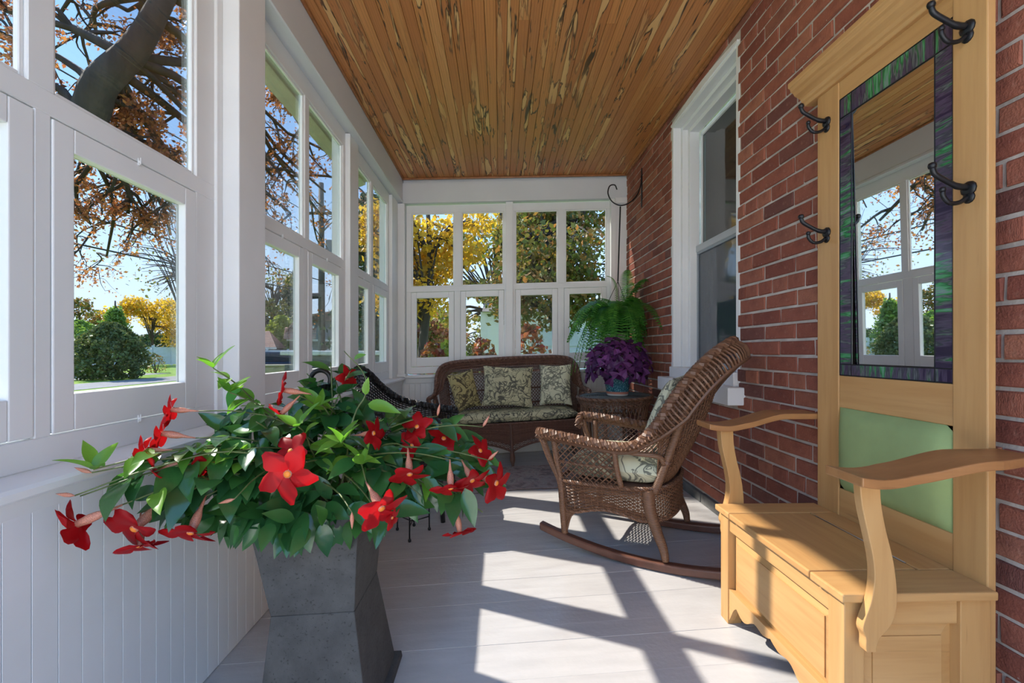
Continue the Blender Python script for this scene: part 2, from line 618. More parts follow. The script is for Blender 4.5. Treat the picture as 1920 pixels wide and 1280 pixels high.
def ceil_piece(y0, y1):
    mb = MB()
    g = .0011
    pr = [(g, .016), (g, .003), (g + .0016, 0), (cw - .0016, 0), (cw - .0004, .003), (cw - .0004, .016)]
    V = [(x, y, z + .03 * x) for y in (y0, y1) for x, z in pr]
    n = len(pr)
    F = [tuple(range(n)), tuple(range(2 * n - 1, n - 1, -1))] + [(i, n + i, n + (i + 1) % n, (i + 1) % n) for i in range(n)]
    mb.add(V, F)
    return mb.mesh('ceiling_board', M['ceil'])


full = ceil_piece(YR, YE)
for i in range(NB):
    x = XL + i * cw
    if i % 4 == 2:
        q = rnd.uniform(1.9, 3.6)
        for me in (ceil_piece(YR, q - .0008), ceil_piece(q + .0008, YE)):
            link('ceiling_board', me, ceiling, (x, 0, zc(x)))
    else:
        link('ceiling_board', full, ceiling, (x, 0, zc(x)))
# brown quarter round where the boards meet the walls
mb = MB()
mb.hexa([(x, y, zc(x) + dz) for dz in (-.02, .0) for x, y in ((XL, YE - .018), (XR, YE - .018), (XR, YE), (XL, YE))])
struct('trim_1', mb, M['ceil_trim'], 'brown moulding along the ceiling at the end wall', bevel=.006)
mb = MB().box(XR - .024, XR, YR, YE - .019, zc(XR) - .024, zc(XR) - .001)
struct('trim_2', mb, M['ceil_trim'], 'brown moulding between the ceiling and the brick wall', bevel=.007)
mb = MB().box(XL, XL + .016, YR, YE - .019, zc(XL) - .016, zc(XL))
struct('trim_3', mb, M['ceil_trim'], 'brown moulding between the ceiling and the white beam', bevel=.005)
# roof over the porch, with its eave and gutter
mb = MB().box(-1.16, 1.7, YR, 4.72, 2.92, 3.05)
mb.box(-1.50, -1.16, YR, 5.0, 2.93, 3.02)
roof = struct('trim_4', mb, plain('soffit_board', (.50, .45, .36), .7, .15, 4), 'beige soffit boards of the porch eave outside the windows')
mb = MB()
for (p, q) in (((-1.52, YB), (-1.52, 5.0)),):
    pr = [(-1.50, 2.90), (-1.60, 2.86), (-1.62, 2.96), (-1.60, 2.98), (-1.50, 2.98)]
    mb.prism(pr, 'y', YR, 5.0)
g = mb.build('gutter', plain('gutter_paint', (.62, .58, .48), .5, .1, 4), roof)

# ================================================================ left wall: boards, sill, beam, posts
zb, zt = -.02, .722
mb = MB().box(-1.115, XL - .010, YL, 4.52, -.55, .765)
wall_left = struct('wall_left', mb, M['white'], 'low white wall under the side windows')
bw = .0545


def bead_board(h0, h1):
    """tongue and groove board, face at x = 0, y from 0 to bw"""
    mb = MB()
    g = .0025
    pr = [(-.009, .0009), (-.0006, .0009), (0, .0013), (0, bw - .0013), (-.0006, bw - .0009), (-.009, bw - .0009)]
    n = len(pr)
    V = [(x, y, z) for z in (h0, h1) for x, y in pr]
    F = [tuple(range(n - 1, -1, -1)), tuple(range(n, 2 * n))] + [(i, (i + 1) % n, n + (i + 1) % n, n + i) for i in range(n)]
    mb.add(V, F)
    return mb.mesh('beadboard', M['white'])


bb = bead_board(zb, zt)
y = .44
while y < YE - bw * .5:
    link('beadboard', bb, wall_left, (XL, y, 0))
    y += bw
# sill with a rounded nose and a small cove under it
mb = MB()
pr = [(-1.04, .785), (-.935, .782), (-.925, .776), (-.925, .762), (-.935, .756), (-.945, .752), (-.950, .735), (-.956, .715), (-.970, .715), (-.970, .752), (-1.04, .752)]
mb.prism(pr, 'y', YL, YE + .02)
struct('trim_5', mb, M['white_trim'], 'white window sill running along the side wall')
mb = MB().box(-1.14, XL, YR, 4.5, 2.505, 2.78)
mb.prism([(XL, 2.495), (XL + .006, 2.500), (XL + .006, 2.520), (XL, 2.526), (XL - .05, 2.526), (XL - .05, 2.495)], 'y', YR, YE)
struct('trim_6', mb, M['beam'], 'grey white beam above the side windows')
mb = MB().box(-1.12, -.962, 1.662, 1.847, .783, 2.50)
mb.box(-1.035, -1.02, 1.627, 1.662, .80, 2.47).box(-1.035, -1.02, 1.847, 1.868, .80, 2.47)
post = struct('trim_7', mb, M['white'], 'broad white post between the two nearest side windows', bevel=.004)
mb = MB().box(-1.12, -.998, 2.985, 3.16, .783, 2.497)
struct('trim_8', mb, M['white'], 'narrower white post between the far side windows', bevel=.003)
mb = MB().box(-1.12, -.962, .27, .455, .783, 2.50)
struct('trim_9', mb, M['white'], 'white post beside the nearest window', bevel=.004)
mb = MB().box(-1.12, -.935, 4.375, 4.52, .80, 2.49).box(-1.12, -.918, 4.345, 4.52, .785, .815)
mb.box(-1.12, -1.0, 4.15, 4.375, .783, 2.497)
struct('trim_10', mb, M['white'], 'white corner post where the two window walls meet', bevel=.003)

# ================================================================ windows of the side wall and of the end wall
WINN = [0]


def latch_mesh():
    mb = MB()
    mb.box(-.003, .003, -.010, .010, -.0, .002)
    mb.tube([(0, -.007, .002), (0, -.007, .006), (0, .012, .006)], .0013, 5)
    mb.lathe([(.004, 0), (.004, .002), (.002, .004)], 8, (0, .0, .002))
    return mb.mesh('latch', M['white_trim'])


LATCH = latch_mesh()


def window(side, a0, a1, ups, lows, zz, label, glassmat='glass'):
    """side 'L': runs along y; side 'E': runs along x. zz = levels"""
    WINN[0] += 1
    base, lo0, lo1, up0, up1, head = zz
    E_ = side == 'E'
    sl = SL if E_ else 0.0
    dF = YE + .05 if E_ else 1.03

    def bx(mb, b0, b1, d0, d1, z0, z1):
        if E_: mb.box(b0, b1, d0, d1, z0, z1, sl)
        else: mb.box(-d1, -d0, b0, b1, z0, z1)
    w = tag(link('window_%d' % WINN[0], None), label, None, None, 'structure')
    zs0, zs1 = lo0 - .088, lo1 + .058           # lower sash outside
    mb = MB()
    bx(mb, a0, a1, dF, dF + .034, base, zs0 - .004)
    bx(mb, a0, a1, dF, dF + .034, zs1 + .004, up0)
    bx(mb, a0, a1, dF, dF + .034, up1, head)
    edges = [a0] + [e for u in ups for e in u] + [a1]
    for i in range(0, len(edges), 2):
        bx(mb, edges[i], edges[i + 1], dF, dF + .034, up0 - .002, up1 + .002)
    so = [(l[0] - .052, l[1] + .052) for l in lows]
    e2 = [a0] + [e for s_ in so for e in (s_[0] - .002, s_[1] + .002)] + [a1]
    for i in range(0, len(e2), 2):
        bx(mb, e2[i], e2[i + 1], dF, dF + .034, zs0 - .005, zs1 + .005)
    fr = mb.build('frame', M['white'], w, bevel=.0025, seg=1)
    for u in ups:
        mb = MB()
        t = .011
        bx(mb, u[0], u[0] + t, dF + .008, dF + .021, up0, up1); bx(mb, u[1] - t, u[1], dF + .008, dF + .021, up0, up1)
        bx(mb, u[0] + t, u[1] - t, dF + .008, dF + .021, up0, up0 + t); bx(mb, u[0] + t, u[1] - t, dF + .008, dF + .021, up1 - t, up1)
        mb.build('glazing_bead', M['white_trim'], fr, bevel=.002, seg=1)
        mb = MB(); bx(mb, u[0] + .002, u[1] - .002, dF + .022, dF + .026, up0 + .002, up1 - .002)
        mb.build('pane', M[glassmat], fr)
    for l, s_ in zip(lows, so):
        mb = MB()
        d0, d1 = dF - .002, dF + .030
        bx(mb, s_[0], l[0], d0, d1, zs0, zs1); bx(mb, l[1], s_[1], d0, d1, zs0, zs1)
        bx(mb, l[0], l[1], d0, d1, zs0, lo0); bx(mb, l[0], l[1], d0, d1, lo1, zs1)
        sash = mb.build('sash', M['white_trim'], w, bevel=.003, seg=2)
        mb = MB(); bx(mb, l[0], l[1], dF + .020, dF + .024, lo0, lo1)
        mb.build('pane', M[glassmat], sash)
        am = (l[0] + l[1]) / 2
        for zl in (zs1 + .002, zs0 - .002):
            if E_: link('latch', LATCH, sash, (am, d0 - .0005, zl + sl * am), (math.pi / 2, 0, 0))
            else: link('latch', LATCH, sash, (-d0 + .0005, am, zl), (math.pi / 2, 0, math.pi / 2))
    return w


ZL = (.786, .945, 1.525, 1.642, 2.40, 2.506)
window('L', .455, 1.662, [(.55, .995), (1.054, 1.533)], [(.60, .955), (1.10, 1.478)], ZL, 'nearest side window looking onto a large branch and a round bush')
window('L', 1.845, 2.987, [(1.885, 2.372), (2.425, 2.947)], [(1.94, 2.30), (2.46, 2.86)], ZL, 'side window in the middle with utility pole and house behind it')
window('L', 3.158, 4.152, [(3.19, 3.575), (3.638, 4.105)], [(3.24, 3.49), (3.685, 4.05)], ZL, 'farthest side window beside the corner post')
ZE = (.84, 1.0, 1.59, 1.703, 2.437, 2.515)
window('E', -.930, .062, [(-.875, -.455), (-.38, .038)], [(-.828, -.508), (-.338, -.011)], ZE, 'left end window with yellow maple leaves behind it')
window('E', .130, 1.110, [(.156, .582), (.658, 1.076)], [(.21, .528), (.701, 1.021)], ZE, 'right end window with brownish green tree behind it')

# ================================================================ end wall
mb = MB().box(-1.115, XR + .2, YE + .012, 4.53, -.55, .80)
wall_back = struct('wall_back', mb, M['white'], 'low white wall under the end windows')
bb2 = bead_board(-.03, .745)
x = XL + .012
i = 0
while x < XR - .02:
    link('beadboard', bb2, wall_back, (x + bw, YE + .002, SL * x), (0, 0, math.pi / 2)).rotation_euler = (0, 0, -math.pi / 2)
    wall_back.children[-1].location = (x, YE + .002, SL * x)
    x += bw
mb = MB()
pr = [(YE + .07, .842), (YE - .028, .838), (YE - .034, .830), (YE - .034, .818), (YE - .026, .812), (YE - .014, .808), (YE - .010, .79), (YE - .004, .765), (YE + .012, .765), (YE + .07, .80)]
n = len(pr)
V = [(x, y, z + SL * x - .012) for x in (XL + .03, XR) for y, z in pr]
mb.add(V, [tuple(range(n)), tuple(range(2 * n - 1, n - 1, -1))] + [(i, n + i, n + (i + 1) % n, (i + 1) % n) for i in range(n)])
struct('trim_11', mb, M['white_trim'], 'white sill under the end windows')
mb = MB().box(XL, XR + .1, YE, 4.53, 2.527, 2.72, SL)
mb.box(XL, XR, YE - .006, YE, 2.522, 2.545, SL)
mb.box(XL, XR + .1, YE + .03, 4.53, 2.70, 2.90)
struct('trim_12', mb, M['beam'], 'grey white beam over the end windows')
mb = MB().box(.060, .132, YE + .03, YE + .14, .80, 2.525, SL)
struct('trim_13', mb, M['white_trim'], 'slim white post between the end windows', bevel=.003)
mb = MB().box(1.108, XR + .05, YE + .012, YE + .14, .80, 2.525, SL)
mb.box(1.108, 1.16, YE - .002, YE + .012, .80, 2.525, SL)
mb.box(1.145, XR, YE - .018, YE + .012, 2.47, 2.525, SL)
struct('trim_14', mb, M['white'], 'white board between the end windows and the brick wall', bevel=.002)

# ================================================================ brick wall
WY0, WY1, WZ0, WZ1 = 2.32, 3.235, .80, 2.70
CP, BL = .0716, .222
zb0 = .170
mb = MB()
xb = XR + .0065
for (y0, y1, z0, z1) in ((YR - .1, WY0, -.1, 2.95), (WY1, 4.6, -.1, 2.95), (WY0, WY1, -.1, WZ0), (WY0, WY1, WZ1, 2.95)):
    mb.box(xb, XR + .30, y0, y1, z0, z1)
wall_right = struct('wall_right', mb, M['mortar'], 'red brick house wall with pale mortar joints')


def brick_geo(L, H, seed):
    q = random.Random(seed)
    j = lambda: q.uniform(-.0022, .0022)
    c = .0035
    back = [(.03, 0, 0), (.03, L, 0), (.03, L, H), (.03, 0, H)]
    mid = [(c, 0 + j(), 0 + j()), (c, L + j(), 0 + j()), (c, L + j(), H + j()), (c, 0 + j(), H + j())]
    fx = [q.uniform(-.0022, .0012) for _ in range(4)]
    fr = [(fx[0], c + j(), c), (fx[1], L - c + j(), c), (fx[2], L - c, H - c), (fx[3], c, H - c)]
    V = back + mid + fr
    F = []
    for a in (0, 4):
        for i in range(4):
            k = (i + 1) % 4
            F.append((a + i, a + 4 + i, a + 4 + k, a + k))
    F.append((11, 10, 9, 8))
    F = [f for f in F] 
    return V, F


JT = .0105
bricks = []       # y, z, length
row = 0
z = zb0
while z < 2.80:
    header = row % 6 == 4
    pitch = BL / 2 if header else BL
    y = YR - .1 + (-.055 if header else (0 if row % 2 else -.111)) + rnd.uniform(-.012, .012)
    while y < YE + .1:
        a, b = y, y + pitch - JT
        y += pitch
        segs = [(a, b)]
        if z + CP > WZ0 and z < WZ1 + .01:
            segs = []
            if a < WY0: segs.append((a, min(b, WY0)))
            if b > WY1: segs.append((max(a, WY1), b))
        for p, q in segs:
            q = min(q, YE + .01)
            if q - p > .02: bricks.append((p, z, q - p))
    z += CP; row += 1


def shown(b):
    y, z, L = b
    if y < .75: return 0
    if 1.12 < y + L / 2 < 1.66 and z < 2.0: return 0     # behind the hall tree
    if z < .44 and y < 1.7: return 0
    ps = [pj((XR, yy, zz)) for yy in (y, y + L) for zz in (z, z + CP)]
    us = [min(max(p[0], 0), 1920) for p in ps]; vs = [min(max(p[1], 0), 1280) for p in ps]
    return (max(us) - min(us)) * (max(vs) - min(vs))


order = sorted(bricks, key=shown, reverse=True)
BV = [brick_geo(BL - JT, CP - JT, s) for s in range(12)]
BM = []
for V, F in BV:
    m_ = MB(); m_.add(V, F); BM.append(m_.mesh('brick', M['brick']))
for i, (y, z, L) in enumerate(order[:298]):
    link('brick', BM[i % 12], wall_right, (XR + rnd.uniform(-.0015, .0025), y, z), (rnd.uniform(-.006, .006), 0, 0), (1, L / (BL - JT), 1))
mb = MB()
for i, (y, z, L) in enumerate(order[298:]):
    V, F = BV[i % 12]
    V = [(vx + XR, y + vy * L / (BL - JT), z + vz) for vx, vy, vz in V]
    mb.add(V, F)
rest = mb.build('brick_courses', M['brick'], wall_right)
rest['kind'] = 'stuff'
# stone footing along the bottom
mb = MB()
yy = YR - .1
while yy < YE:
    L = rnd.uniform(.35, .7)
    mb.box(XR - .012 - rnd.uniform(0, .006), XR + .05, yy, min(yy + L - .008, YE), .06, .160 + rnd.uniform(-.006, .004))
    yy += L
struct('baseboard_right', mb, M['stone'], 'dark grey stone footing under the brick wall', bevel=.006)

# house window set in the brick wall
WINN[0] += 1
w = tag(link('window_%d' % WINN[0], None), 'tall sash window with white casing in the brick wall', None, None, 'structure')
mb = MB()
for k_, (xa, xb_, t) in enumerate(((XR + .004, XR + .062, .028), (XR + .062, XR + .105, .052), (XR + .105, XR + .175, .080))):
    mb.box(xa, xb_, WY1 - t, WY1 + .01, WZ0 + .05, WZ1)
    mb.box(xa, xb_, WY0 - .01, WY0 + t, WZ0 + .05, WZ1)
    mb.box(xa, xb_, WY0 + t, WY1 - t, WZ1 - t, WZ1 + .005)
mb.build('casing', M['white_trim'], w, bevel=.003)
# slightly arched fillet over the head
mb = MB()
N = 16
top = [(WY0 + (WY1 - WY0) * i / N, WZ1 + .002 + .034 * math.sin(math.pi * i / N)) for i in range(N + 1)]
poly = [(WY0, WZ1 - .01)] + top + [(WY1, WZ1 - .01)]
mb.prism(poly, 'x', XR - .004, XR + .07)
mb.build('arched_head', M['white_trim'], w, fixn=True)
xs = XR + .155
for nm, z0, z1, mt in (('upper_sash', 1.765, 2.625, 'screen_up'), ('lower_sash', .93, 1.765, 'screen_low')):
    mb = MB()
    y0, y1 = WY0 + .075, WY1 - .075
    dx = 0 if nm == 'lower_sash' else .03
    for bx_ in ((y0, y0 + .012, z0, z1), (y1 - .012, y1, z0, z1), (y0, y1, z0, z0 + .035), (y0, y1, z1 - .030, z1)):
        mb.box(xs + dx, xs + dx + .03, *bx_)
    so = mb.build(nm, M['white_trim'] if nm == 'upper_sash' else plain('grey_sash', (.30, .33, .36), .5, .05), w, bevel=.003)
    MB().box(xs + dx + .012, xs + dx + .016, y0 + .01, y1 - .01, z0 + .03, z1 - .025).build('pane', M[mt], so)
mb = MB().box(xs - .006, xs + .03, WY0 + .07, WY1 - .07, 1.752, 1.80)
mb.build('meeting_rail', plain('pale_grey_rail', (.50, .52, .54), .5, .05), w, bevel=.005)
mb = MB().box(XR - .085, XR + .17, WY0 - .06, WY1 + .05, .762, .855)
mb.box(XR - .02, XR + .17, WY0 + .01, WY1 - .01, .855, .93)
mb.build('sill', M['white_trim'], w, bevel=.005)
# ================================================================ hall tree
def wb(mb, name, mat, parent, **k):
    """part modelled in world coordinates under an unrotated thing"""
    o = mb.build(name, mat, parent, **k)
    p = parent
    off = Vector((0, 0, 0))
    while p is not None:
        off += p.location; p = p.parent
    o.location = -off
    return o


UX, NY0, NY1, FY0, FY1 = 1.17, 1.03, 1.113, 1.498, 1.60
HT = thing('hall_tree', 'honey maple hall tree with mirror, green padded back and storage bench', 'hall tree', (1.0, 1.315, zf(1.0)))
zfl = zf(UX)
for a, b in ((NY0, NY1), (FY0, FY1)):
    wb(MB().box(UX, UX + .022, a, b, zfl, 1.978), 'upright', M['maple_z'], HT, bevel=.003)
wb(MB().box(UX + .003, UX + .021, NY1, FY0, 1.914, 1.978), 'top_rail', M['maple_y'], HT, bevel=.002)
wb(MB().box(UX + .003, UX + .021, NY1, FY0, .853, .962), 'middle_rail', M['maple_y'], HT, bevel=.002)
wb(MB().box(UX + .003, UX + .021, NY1, FY0, .470, .574), 'bottom_rail', M['maple_y'], HT, bevel=.002)
# crown moulding and shelf
mb = MB()
pr = [(UX + .03, 1.974), (UX - .012, 1.974), (UX - .016, 1.984), (UX - .026, 1.988), (UX - .030, 1.998), (UX - .040, 2.004), (UX - .052, 2.010),
      (UX - .058, 2.020), (UX - .068, 2.026), (UX - .070, 2.036), (UX - .078, 2.040), (UX - .078, 2.058), (UX + .03, 2.058)]
mb.prism(pr, 'y', NY0 - .05, FY1 + .05)
wb(mb, 'crown_moulding', M['maple_y'], HT, bevel=.0015, seg=1)
# mirror with its border of streaky glass
# (the floor falls towards the street, so the glass leans a little into the room)
_mz0, _mz1, _tl = 1.001, 1.846, .027
mir = wb(MB().hexa([(UX + .0055 + .5 * _tl * (_mz1 - z) + dx, y, z) for dx, z in ((0, _mz0), (0, _mz1)) for dx, y in ((0, NY1 + .05), (.004, NY1 + .05), (.004, FY0 - .052), (0, FY0 - .052))]), 'mirror', M['mirror'], HT)
tag(mir, 'clear mirror reflecting windows and ceiling')
bz0, bz1, by0, by1 = .964, 1.912, NY1 + .002, FY0 - .002
iy0, iy1, iz0, iz1 = NY1 + .05, FY0 - .052, 1.001, 1.846
for (a, b, c_, d_) in ((by0, iy0, iz0, iz1), (iy1, by1, iz0, iz1), (iy0, iy1, bz0, iz0), (iy0, iy1, iz1, bz1),
                       (by0, iy0, bz0, iz0), (iy1, by1, bz0, iz0), (by0, iy0, iz1, bz1), (iy1, by1, iz1, bz1)):
    wb(MB().box(UX + .004, UX + .009, a + .0015, b - .0015, c_ + .0015, d_ - .0015), 'glass_border', M['stained_v' if d_ - c_ > .3 else 'stained_h'], HT)
mb = MB()
for yy in (by0, iy0, iy1, by1): mb.tube([(UX + .0045, yy, bz0), (UX + .0045, yy, bz1)], .0022, 5)
for zz in (bz0, iz0, iz1, bz1): mb.tube([(UX + .0045, by0, zz), (UX + .0045, by1, zz)], .0022, 5)
wb(mb, 'lead_came', M['iron'], HT)
wb(MB().box(UX + .030, UX + .036, NY1, FY0, .962, 1.914), 'backing', M['dark'], HT)
# padded green back
P = []
for i in range(21):
    for_row = []
    for j in range(17):
        u, v = -1 + i / 10, -1 + j / 8
        t = (max(0, 1 - abs(u) ** 4) * max(0, 1 - abs(v) ** 4)) ** .5
        for_row.append((UX + .006 - .034 * t, (NY1 + FY0) / 2 + u * (FY0 - NY1) / 2 * 1.0, .7135 + v * .139))
    P.append(for_row)
wb(MB().grid(P), 'padded_back', M['green_pad'], HT, smooth=True)
wb(MB().box(UX + .006, UX + .02, NY1, FY0, .57, .856), 'back_board', M['maple_y'], HT)
# bench
BX0, BX1, BY0, BY1, LZ = .812, UX, 1.022, 1.606, .461
zl = zf(.83)
for (xa, ya) in ((BX0, BY0), (BX0, BY1 - .052)):
    wb(MB().box(xa, xa + .05, ya, ya + .052, zf(xa), LZ), 'leg', M['maple_z'], HT, bevel=.003)
for ya in (BY0, BY1 - .03):
    wb(MB().box(BX1 - .075, BX1, ya, ya + .03, zf(BX1), LZ), 'back_stile', M['maple_z'], HT, bevel=.002)
wb(MB().box(BX0 + .006, BX0 + .026, BY0 + .052, BY1 - .052, .405, LZ), 'front_rail', M['maple_y'], HT, bevel=.002)


def raised(axis, p0, a0, a1, z0, z1, out):
    """raised panel: field proud of a sunk bevel; out = direction sign along the axis"""
    b = .032
    mb = MB()
    ring0 = [(a0, z0), (a1, z0), (a1, z1), (a0, z1)]
    ring1 = [(a0 + b, z0 + b), (a1 - b, z0 + b), (a1 - b, z1 - b), (a0 + b, z1 - b)]
    def pt(a, z, d): return (p0 + out * d, a, z) if axis == 'x' else (a, p0 + out * d, z)
    V = [pt(a, z, 0) for a, z in ring0] + [pt(a, z, .008) for a, z in ring1] + [pt(a, z, .011) for a, z in ring1]
    F = [(i, (i + 1) % 4, 4 + (i + 1) % 4, 4 + i) for i in range(4)] + [(4 + i, 4 + (i + 1) % 4, 8 + (i + 1) % 4, 8 + i) for i in range(4)] + [(8, 9, 10, 11)]
    return mb.add(V, F)


wb(raised('x', BX0 + .026, BY0 + .052, BY1 - .052, .185, .405, -1), 'front_panel', M['maple_y'], HT, fixn=True)
# scalloped apron
pts = []
N = 40
for i in range(N + 1):
    t = i / N
    s = min(t, 1 - t)
    z = zf(.83) + .012 + .05 * min(1, s / .10) + .022 * (math.sin(s * 2 * math.pi * 4) * .5 + .5) * (1 if s > .06 else s / .06) + .03 * min(1, max(0, (s - .25) / .2))
    pts.append((BY0 + .052 + t * (BY1 - BY0 - .104), z))
poly = [(BY0 + .052, .20)] + pts + [(BY1 - .052, .20)]
wb(MB().prism(poly, 'x', BX0 + .004, BX0 + .024), 'apron', M['maple_y'], HT, fixn=True)
# end panels
for yo, out in ((BY0, -1), (BY1, 1)):
    ya, yb = (yo + .008, yo + .026) if out < 0 else (yo - .026, yo - .008)
    wb(MB().box(BX0 + .05, BX1 - .075, ya, yb, .395, LZ), 'end_rail', M['maple_x'], HT, bevel=.002)
    wb(MB().box(BX0 + .05, BX1 - .075, ya, yb, zl + .02, zl + .075), 'end_rail', M['maple_x'], HT, bevel=.002)
    wb(raised('y', yb if out < 0 else ya, BX0 + .05, BX1 - .075, zl + .075, .395, out), 'end_panel', M['maple_x'], HT, fixn=True)
# seat: fixed boards at both ends and the back, hinged lid between
for a, b in ((BY0 - .016, BY0 + .095), (BY1 - .085, BY1 + .012)):
    wb(MB().box(BX0 - .016, UX + .001, a, b, LZ, LZ + .021), 'seat_end', M['maple_x'], HT, bevel=.004)
wb(MB().box(UX - .085, UX + .001, BY0 + .097, BY1 - .087, LZ, LZ + .021), 'seat_back_strip', M['maple_y'], HT, bevel=.002)
lid = wb(MB().box(BX0 - .016, UX - .0885, BY0 + .098, BY1 - .088, LZ + .001, LZ + .021), 'lid', M['maple_y'], HT, bevel=.004)
wb(MB().tube([(UX - .087, BY0 + .13, LZ + .021), (UX - .087, BY1 - .12, LZ + .021)], .002, 6), 'hinge', plain('steel', (.6, .58, .55), .3, .05, metal=1), lid)
# arms and their curved supports
for side, ya, yb in (('n', .918, 1.028), ('f', 1.602, 1.712)):
    mb = MB()
    N = 24
    top = []
    for i in range(N + 1):
        t = i / N
        x = .770 + t * (1.192 - .770)
        s = max(0, min(1, (t - .25) / .45)); s = s * s * (3 - 2 * s)
        top.append((x, .779 - .008 * math.sin(min(1, t / .3) * math.pi) + .036 * s))
    sec = []
    for i, (x, z) in enumerate(top):
        t = i / N
        wv = .010 * math.sin(t * math.pi * 2)
        y0_, y1_ = (ya + wv, yb + wv * .3) if side == 'n' else (ya - wv * .3, yb - wv)
        if side == 'n': y0_ += .035 * (0 if t < .7 else (t - .7) / .3)
        sec.append([(x, y0_, z), (x, y1_, z), (x, y1_, z - .021), (x, y0_, z - .021)])
    V = [p for s_ in sec for p in s_]
    F = [(3, 2, 1, 0), tuple(4 * N + k for k in range(4))]
    for i in range(N):
        for k in range(4):
            l = (k + 1) % 4
            F.append((4 * i + k, 4 * i + l, 4 * (i + 1) + l, 4 * (i + 1) + k))
    mb.add(V, F)
    wb(mb, 'armrest', M['maple_arm'], HT, bevel=.003, fixn=True)
    cl = [(.842, .762, .024), (.846, .70, .023), (.858, .64, .022), (.872, .58, .023), (.878, .53, .025), (.876, .48, .030), (.866, .44, .034), (.856, .415, .030), (.850, .395, .017), (.846, .375, .013), (.846, .362, .011)]
    c3 = curve(cl, 40)
    poly = [(x - w_, z) for x, z, w_ in c3] + [(x + w_, z) for x, z, w_ in c3[::-1]]
    yp0, yp1 = (.984, BY0 - .0165) if side == 'n' else (BY1 + .0125, 1.652)
    wb(MB().prism(poly, 'y', yp0, yp1), 'arm_support', M['maple_z'], HT, fixn=True, bevel=.002)


def hook(y, z):
    mb = MB()
    mb.tube([(UX, y, z), (UX - .004, y, z), (UX - .007, y, z)], [.019, .018, .012], 12)
    mb.tube([(UX, y, z - .022), (UX - .003, y, z - .022), (UX - .006, y, z - .022)], [.015, .014, .010], 12)
    mb.tube(curve([(UX - .004, y, z + .004), (UX - .03, y, z + .006), (UX - .065, y, z + .022), (UX - .088, y, z + .036), (UX - .094, y, z + .052)], 16), [.008] * 5 + [.0065] * 10 + [.006, .006], 8)
    mb.lathe([(.002, -.009), (.008, -.006), (.0095, 0), (.008, .006), (.002, .009)], 10, (UX - .094, y, z + .056))
    mb.tube(curve([(UX - .004, y, z - .020), (UX - .024, y, z - .034), (UX - .050, y, z - .036), (UX - .066, y, z - .020), (UX - .068, y, z - .008)], 14), .0055, 8)
    mb.lathe([(.002, -.007), (.0065, -.004), (.0075, 0), (.006, .005), (.002, .007)], 10, (UX - .068, y, z - .003))
    o = wb(mb, 'coat_hook', M['iron'], HT, smooth=True)
    tag(o, 'black iron double coat hook')


for y, z in ((1.552, 1.865), (1.552, 1.47), (1.075, 1.855), (1.072, 1.452)): hook(y, z)

# ================================================================ wicker helpers
def surf_frame(S, u, v, e=1e-3):
    p = np.array(S(u, v), float)
    du = np.array(S(u + e, v), float) - np.array(S(u - e, v), float)
    dv = np.array(S(u, v + e), float) - np.array(S(u, v - e), float)
    n = np.cross(du, dv)
    return p, n / max(np.linalg.norm(n), 1e-9)


def weave(mb, S, nu, nv, rs=.0022, rw=.0026, amp=.0030, u0=0., u1=1., v0=0., v1=1., closed=False, sub=2):
    """upright stakes with strands woven in front of and behind them"""
    us = [u0 + (u1 - u0) * i / nu for i in range(nu + (0 if closed else 1))]
    nvv = max(3, nv // 3)
    for u in us:
        mb.tube([S(u, v0 + (v1 - v0) * k / nvv) for k in range(nvv + 1)], rs, 4)
    m = nu * sub
    for j in range(nv):
        v = v0 + (v1 - v0) * (j + .5) / nv
        path = []
        for i in range(m + (0 if closed else 1)):
            u = u0 + (u1 - u0) * i / m
            p, n = surf_frame(S, u, v)
            path.append(p + n * amp * math.cos(math.pi * i / sub + math.pi * (j % 2)))
        mb.tube(path, rw, 4, closed)


def lattice(mb, S, nu, nv, r=.0022, u0=0., u1=1., v0=0., v1=1., seg=None, off=.0015):
    """crossing diagonal strands making open diamonds"""
    L = nv / nu        # how far u runs while v goes 0..1
    for s in (1, -1):
        k = -int(nv) - 1
        while k <= nu + nv:
            pts = []
            m = max(6, int(nv * 2))
            for i in range(m + 1):
                t = i / m
                u = k / nu + s * t * L if s > 0 else k / nu - t * L
                if -1e-6 <= u <= 1 + 1e-6:
                    p, n = surf_frame(S, u0 + (u1 - u0) * u, v0 + (v1 - v0) * t)
                    pts.append(p + n * off * s)
            if len(pts) >= 2: mb.tube(pts, r, 4)
            k += 1


def braid(mb, path, R, turns_per_m=22, strand=None, n=3, sides=5, core=True):
    P = np.asarray(path, float)
    seg = np.linalg.norm(np.diff(P, axis=0), axis=1)
    s = np.concatenate([[0], np.cumsum(seg)]); L = s[-1]
    m = max(8, int(L * turns_per_m * 7))
    q = np.linspace(0, L, m)
    Q = np.stack([np.interp(q, s, P[:, k]) for k in range(3)], 1)
    T = np.gradient(Q, axis=0); T /= np.linalg.norm(T, axis=1)[:, None]
    N = np.cross(T[0], [0.3, 0.2, 1.0]); N /= np.linalg.norm(N)
    Ns = []
    for i in range(m):
        N = N - T[i] * (N @ T[i]); N /= np.linalg.norm(N); Ns.append(N.copy())
    Ns = np.array(Ns); B = np.cross(T, Ns)
    strand = strand or R * .62
    for k in range(n):
        a = 2 * math.pi * (q * turns_per_m + k / n)
        mb.tube(Q + (R - strand * .45) * (np.cos(a)[:, None] * Ns + np.sin(a)[:, None] * B), strand, sides)
    if core: mb.tube(Q[::4], R * .55, 6)


